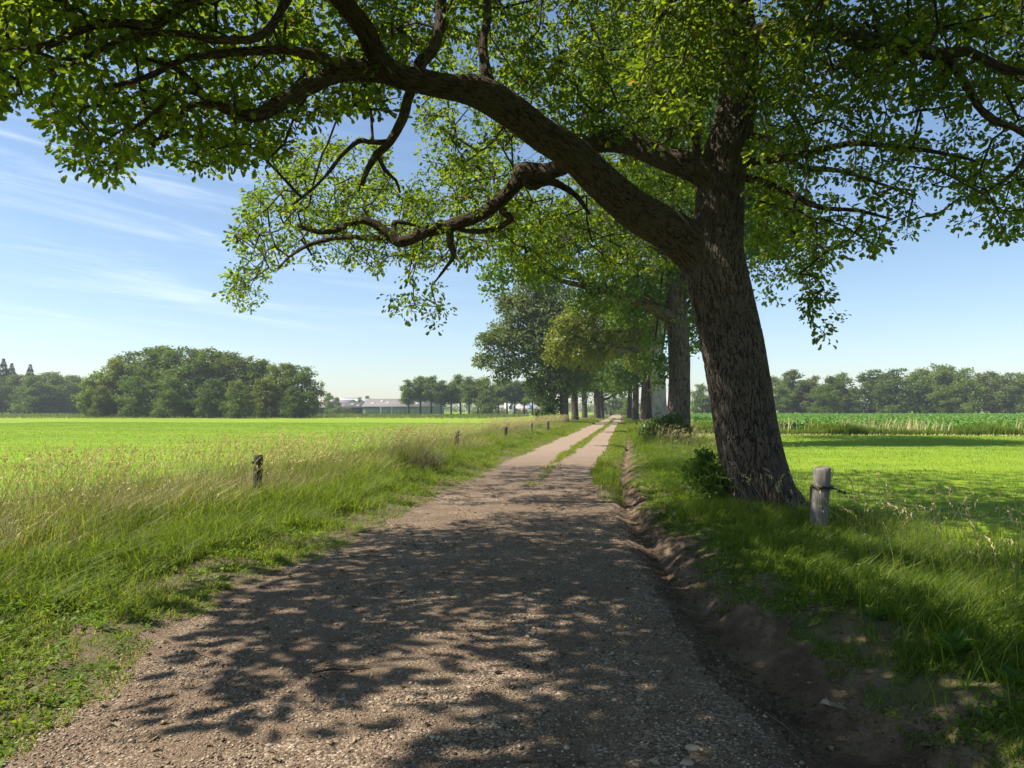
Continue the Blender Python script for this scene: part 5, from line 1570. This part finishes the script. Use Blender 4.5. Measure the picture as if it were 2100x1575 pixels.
part(root, 'roof_edge', lambda b: b.poly([(.2, -5.62, 1.95), (1.6, -5.62, 1.95), (.5, -2.2, 4.15), (-.6, -2.2, 4.15), (.2, -5.62, 2.25), (1.6, -5.62, 2.25), (.5, -2.2, 4.45), (-.6, -2.2, 4.45)], [[3, 2, 1, 0], [4, 5, 6, 7], [0, 1, 5, 4], [1, 2, 6, 5], [2, 3, 7, 6], [3, 0, 4, 7]]), M_BLUE)
for x in (-3.6, -1.2, 3.4, 6.0):
    part(root, 'window', lambda b: b.box((x, -5.03, 1.1), (1.9, .12, 1.1)), M_PANE)

# house glimpsed between beech and oak on the right, and the gate at the end of the track
p = at(1370, 846, 200)
root = thing('house', 'small house with dark window glimpsed between the beech and the second oak', 'house', (p[0], p[1], 0))
part(root, 'wall', lambda b: shell(b, 9, 8, 3.0, 6.6), M_BRICK)
part(root, 'roof', lambda b: gable_roof(b, 9, 8, 3.1, 6.9), M_TILE)
for x in (-2.6, 0, 2.6):
    part(root, 'window', lambda b: b.box((x, -4.03, 1.7), (1.4, .1, 1.3)), M_PANE)
p = at(1263, 848, 205)
root = thing('hedge', 'bright clipped hedge across the far end of the track', 'hedge', (p[0], p[1], 0))
h = Bag()
lobe_leaves(h, [(k * .8 - 1.6, 0, .8, .7, .5, .8) for k in range(5)], 1500, .16, 0, .5, .5)
link('foliage', h.mesh('hedge_foliage', [leaf_mat('hedge_leaf', (.12, .19, .02), (.16, .24, .03), (.2, .28, .04), 1.3, .35)]), root)
for px, lab in ((1252, 'dark gate pillar left of the far hedge'), (1275, 'dark gate pillar right of the far hedge')):
    p = at(px, 848, 198)
    root = thing('gate_pillar', lab, 'pillar', (p[0], p[1], 0), 'gate pillars at the end of the track')
    part(root, 'shaft', lambda b: b.box((0, 0, .9), (.5, .5, 1.8)), M_DARKPOST)
    part(root, 'cap', lambda b: b.box((0, 0, 1.86), (.64, .64, .12), 0, 0, .7), M_FENCEPOST)

# rough edge of the meadow before the copse and the farm: yellowed strip
s = Bag()
x, y = scatter(26000, -190, -22, 118, 200, lambda x, y: np.where(x < -60, (y > 120 + .02 * (x + 100)), (y > 128) & (y < 150)).astype(float) * .8, 1.0)
blades(s, x, y, .25 + .35 * RNG.random(len(x)), .10 + .10 * RNG.random(len(x)), .3, (.1, 0), 0, RNG.random(len(x)) * .7, 1)
tag(link('rough_grass', s.mesh('rough_grass', [leaf_mat('rough_grass', (.12, .17, .03), (.20, .23, .045), (.30, .28, .06), 1.1, .3)])), kind='stuff')
x, y = scatter(16000, -150, -20, 148, 176, None)
s = Bag()
blades(s, x, y, .3 + .6 * RNG.random(len(x)), .15 + .15 * RNG.random(len(x)), .3, (.1, 0), 0, RNG.random(len(x)), 1)
tag(link('undergrowth', s.mesh('undergrowth', [M_GREYLEAF])), kind='stuff')

# the wood that closes the view far behind the farm, one dark mass
fw = Bag()
fl_ = []
for px in list(range(815, 1345, 7)) + list(range(1405, 1600, 8)):
    d_ = 400 + 30 * RNG.random()
    p = at(px + RNG.normal() * 3, 840, d_)
    hh = 4.2 + 3.4 * RNG.random() + 2.0 * math.sin(px * .045)
    fl_.append((p[0], p[1], hh * .45, 3.2, 3.0, hh * .55))
lobe_leaves(fw, fl_, 26000, .55, 0, .3, .35)
tag(link('far_woods', fw.mesh('far_woods', [M_OAKLEAF2])), kind='stuff')

# ---------------------------------------------------------------- summer haze
HZ = 0.0004
b = Bag()
b.box((0, 330, 14.0), (1500, 780, 30.0))
m, n = mat('haze')
vol = n.n('ShaderNodeVolumePrincipled')
vol.inputs['Color'].default_value = (.82, .90, 1.0, 1)
vol.inputs['Density'].default_value = HZ
vol.inputs['Anisotropy'].default_value = .2
n.n('ShaderNodeOutputMaterial', i_Volume=vol)
tag(link('haze', b.mesh('haze', [m])), kind='stuff')
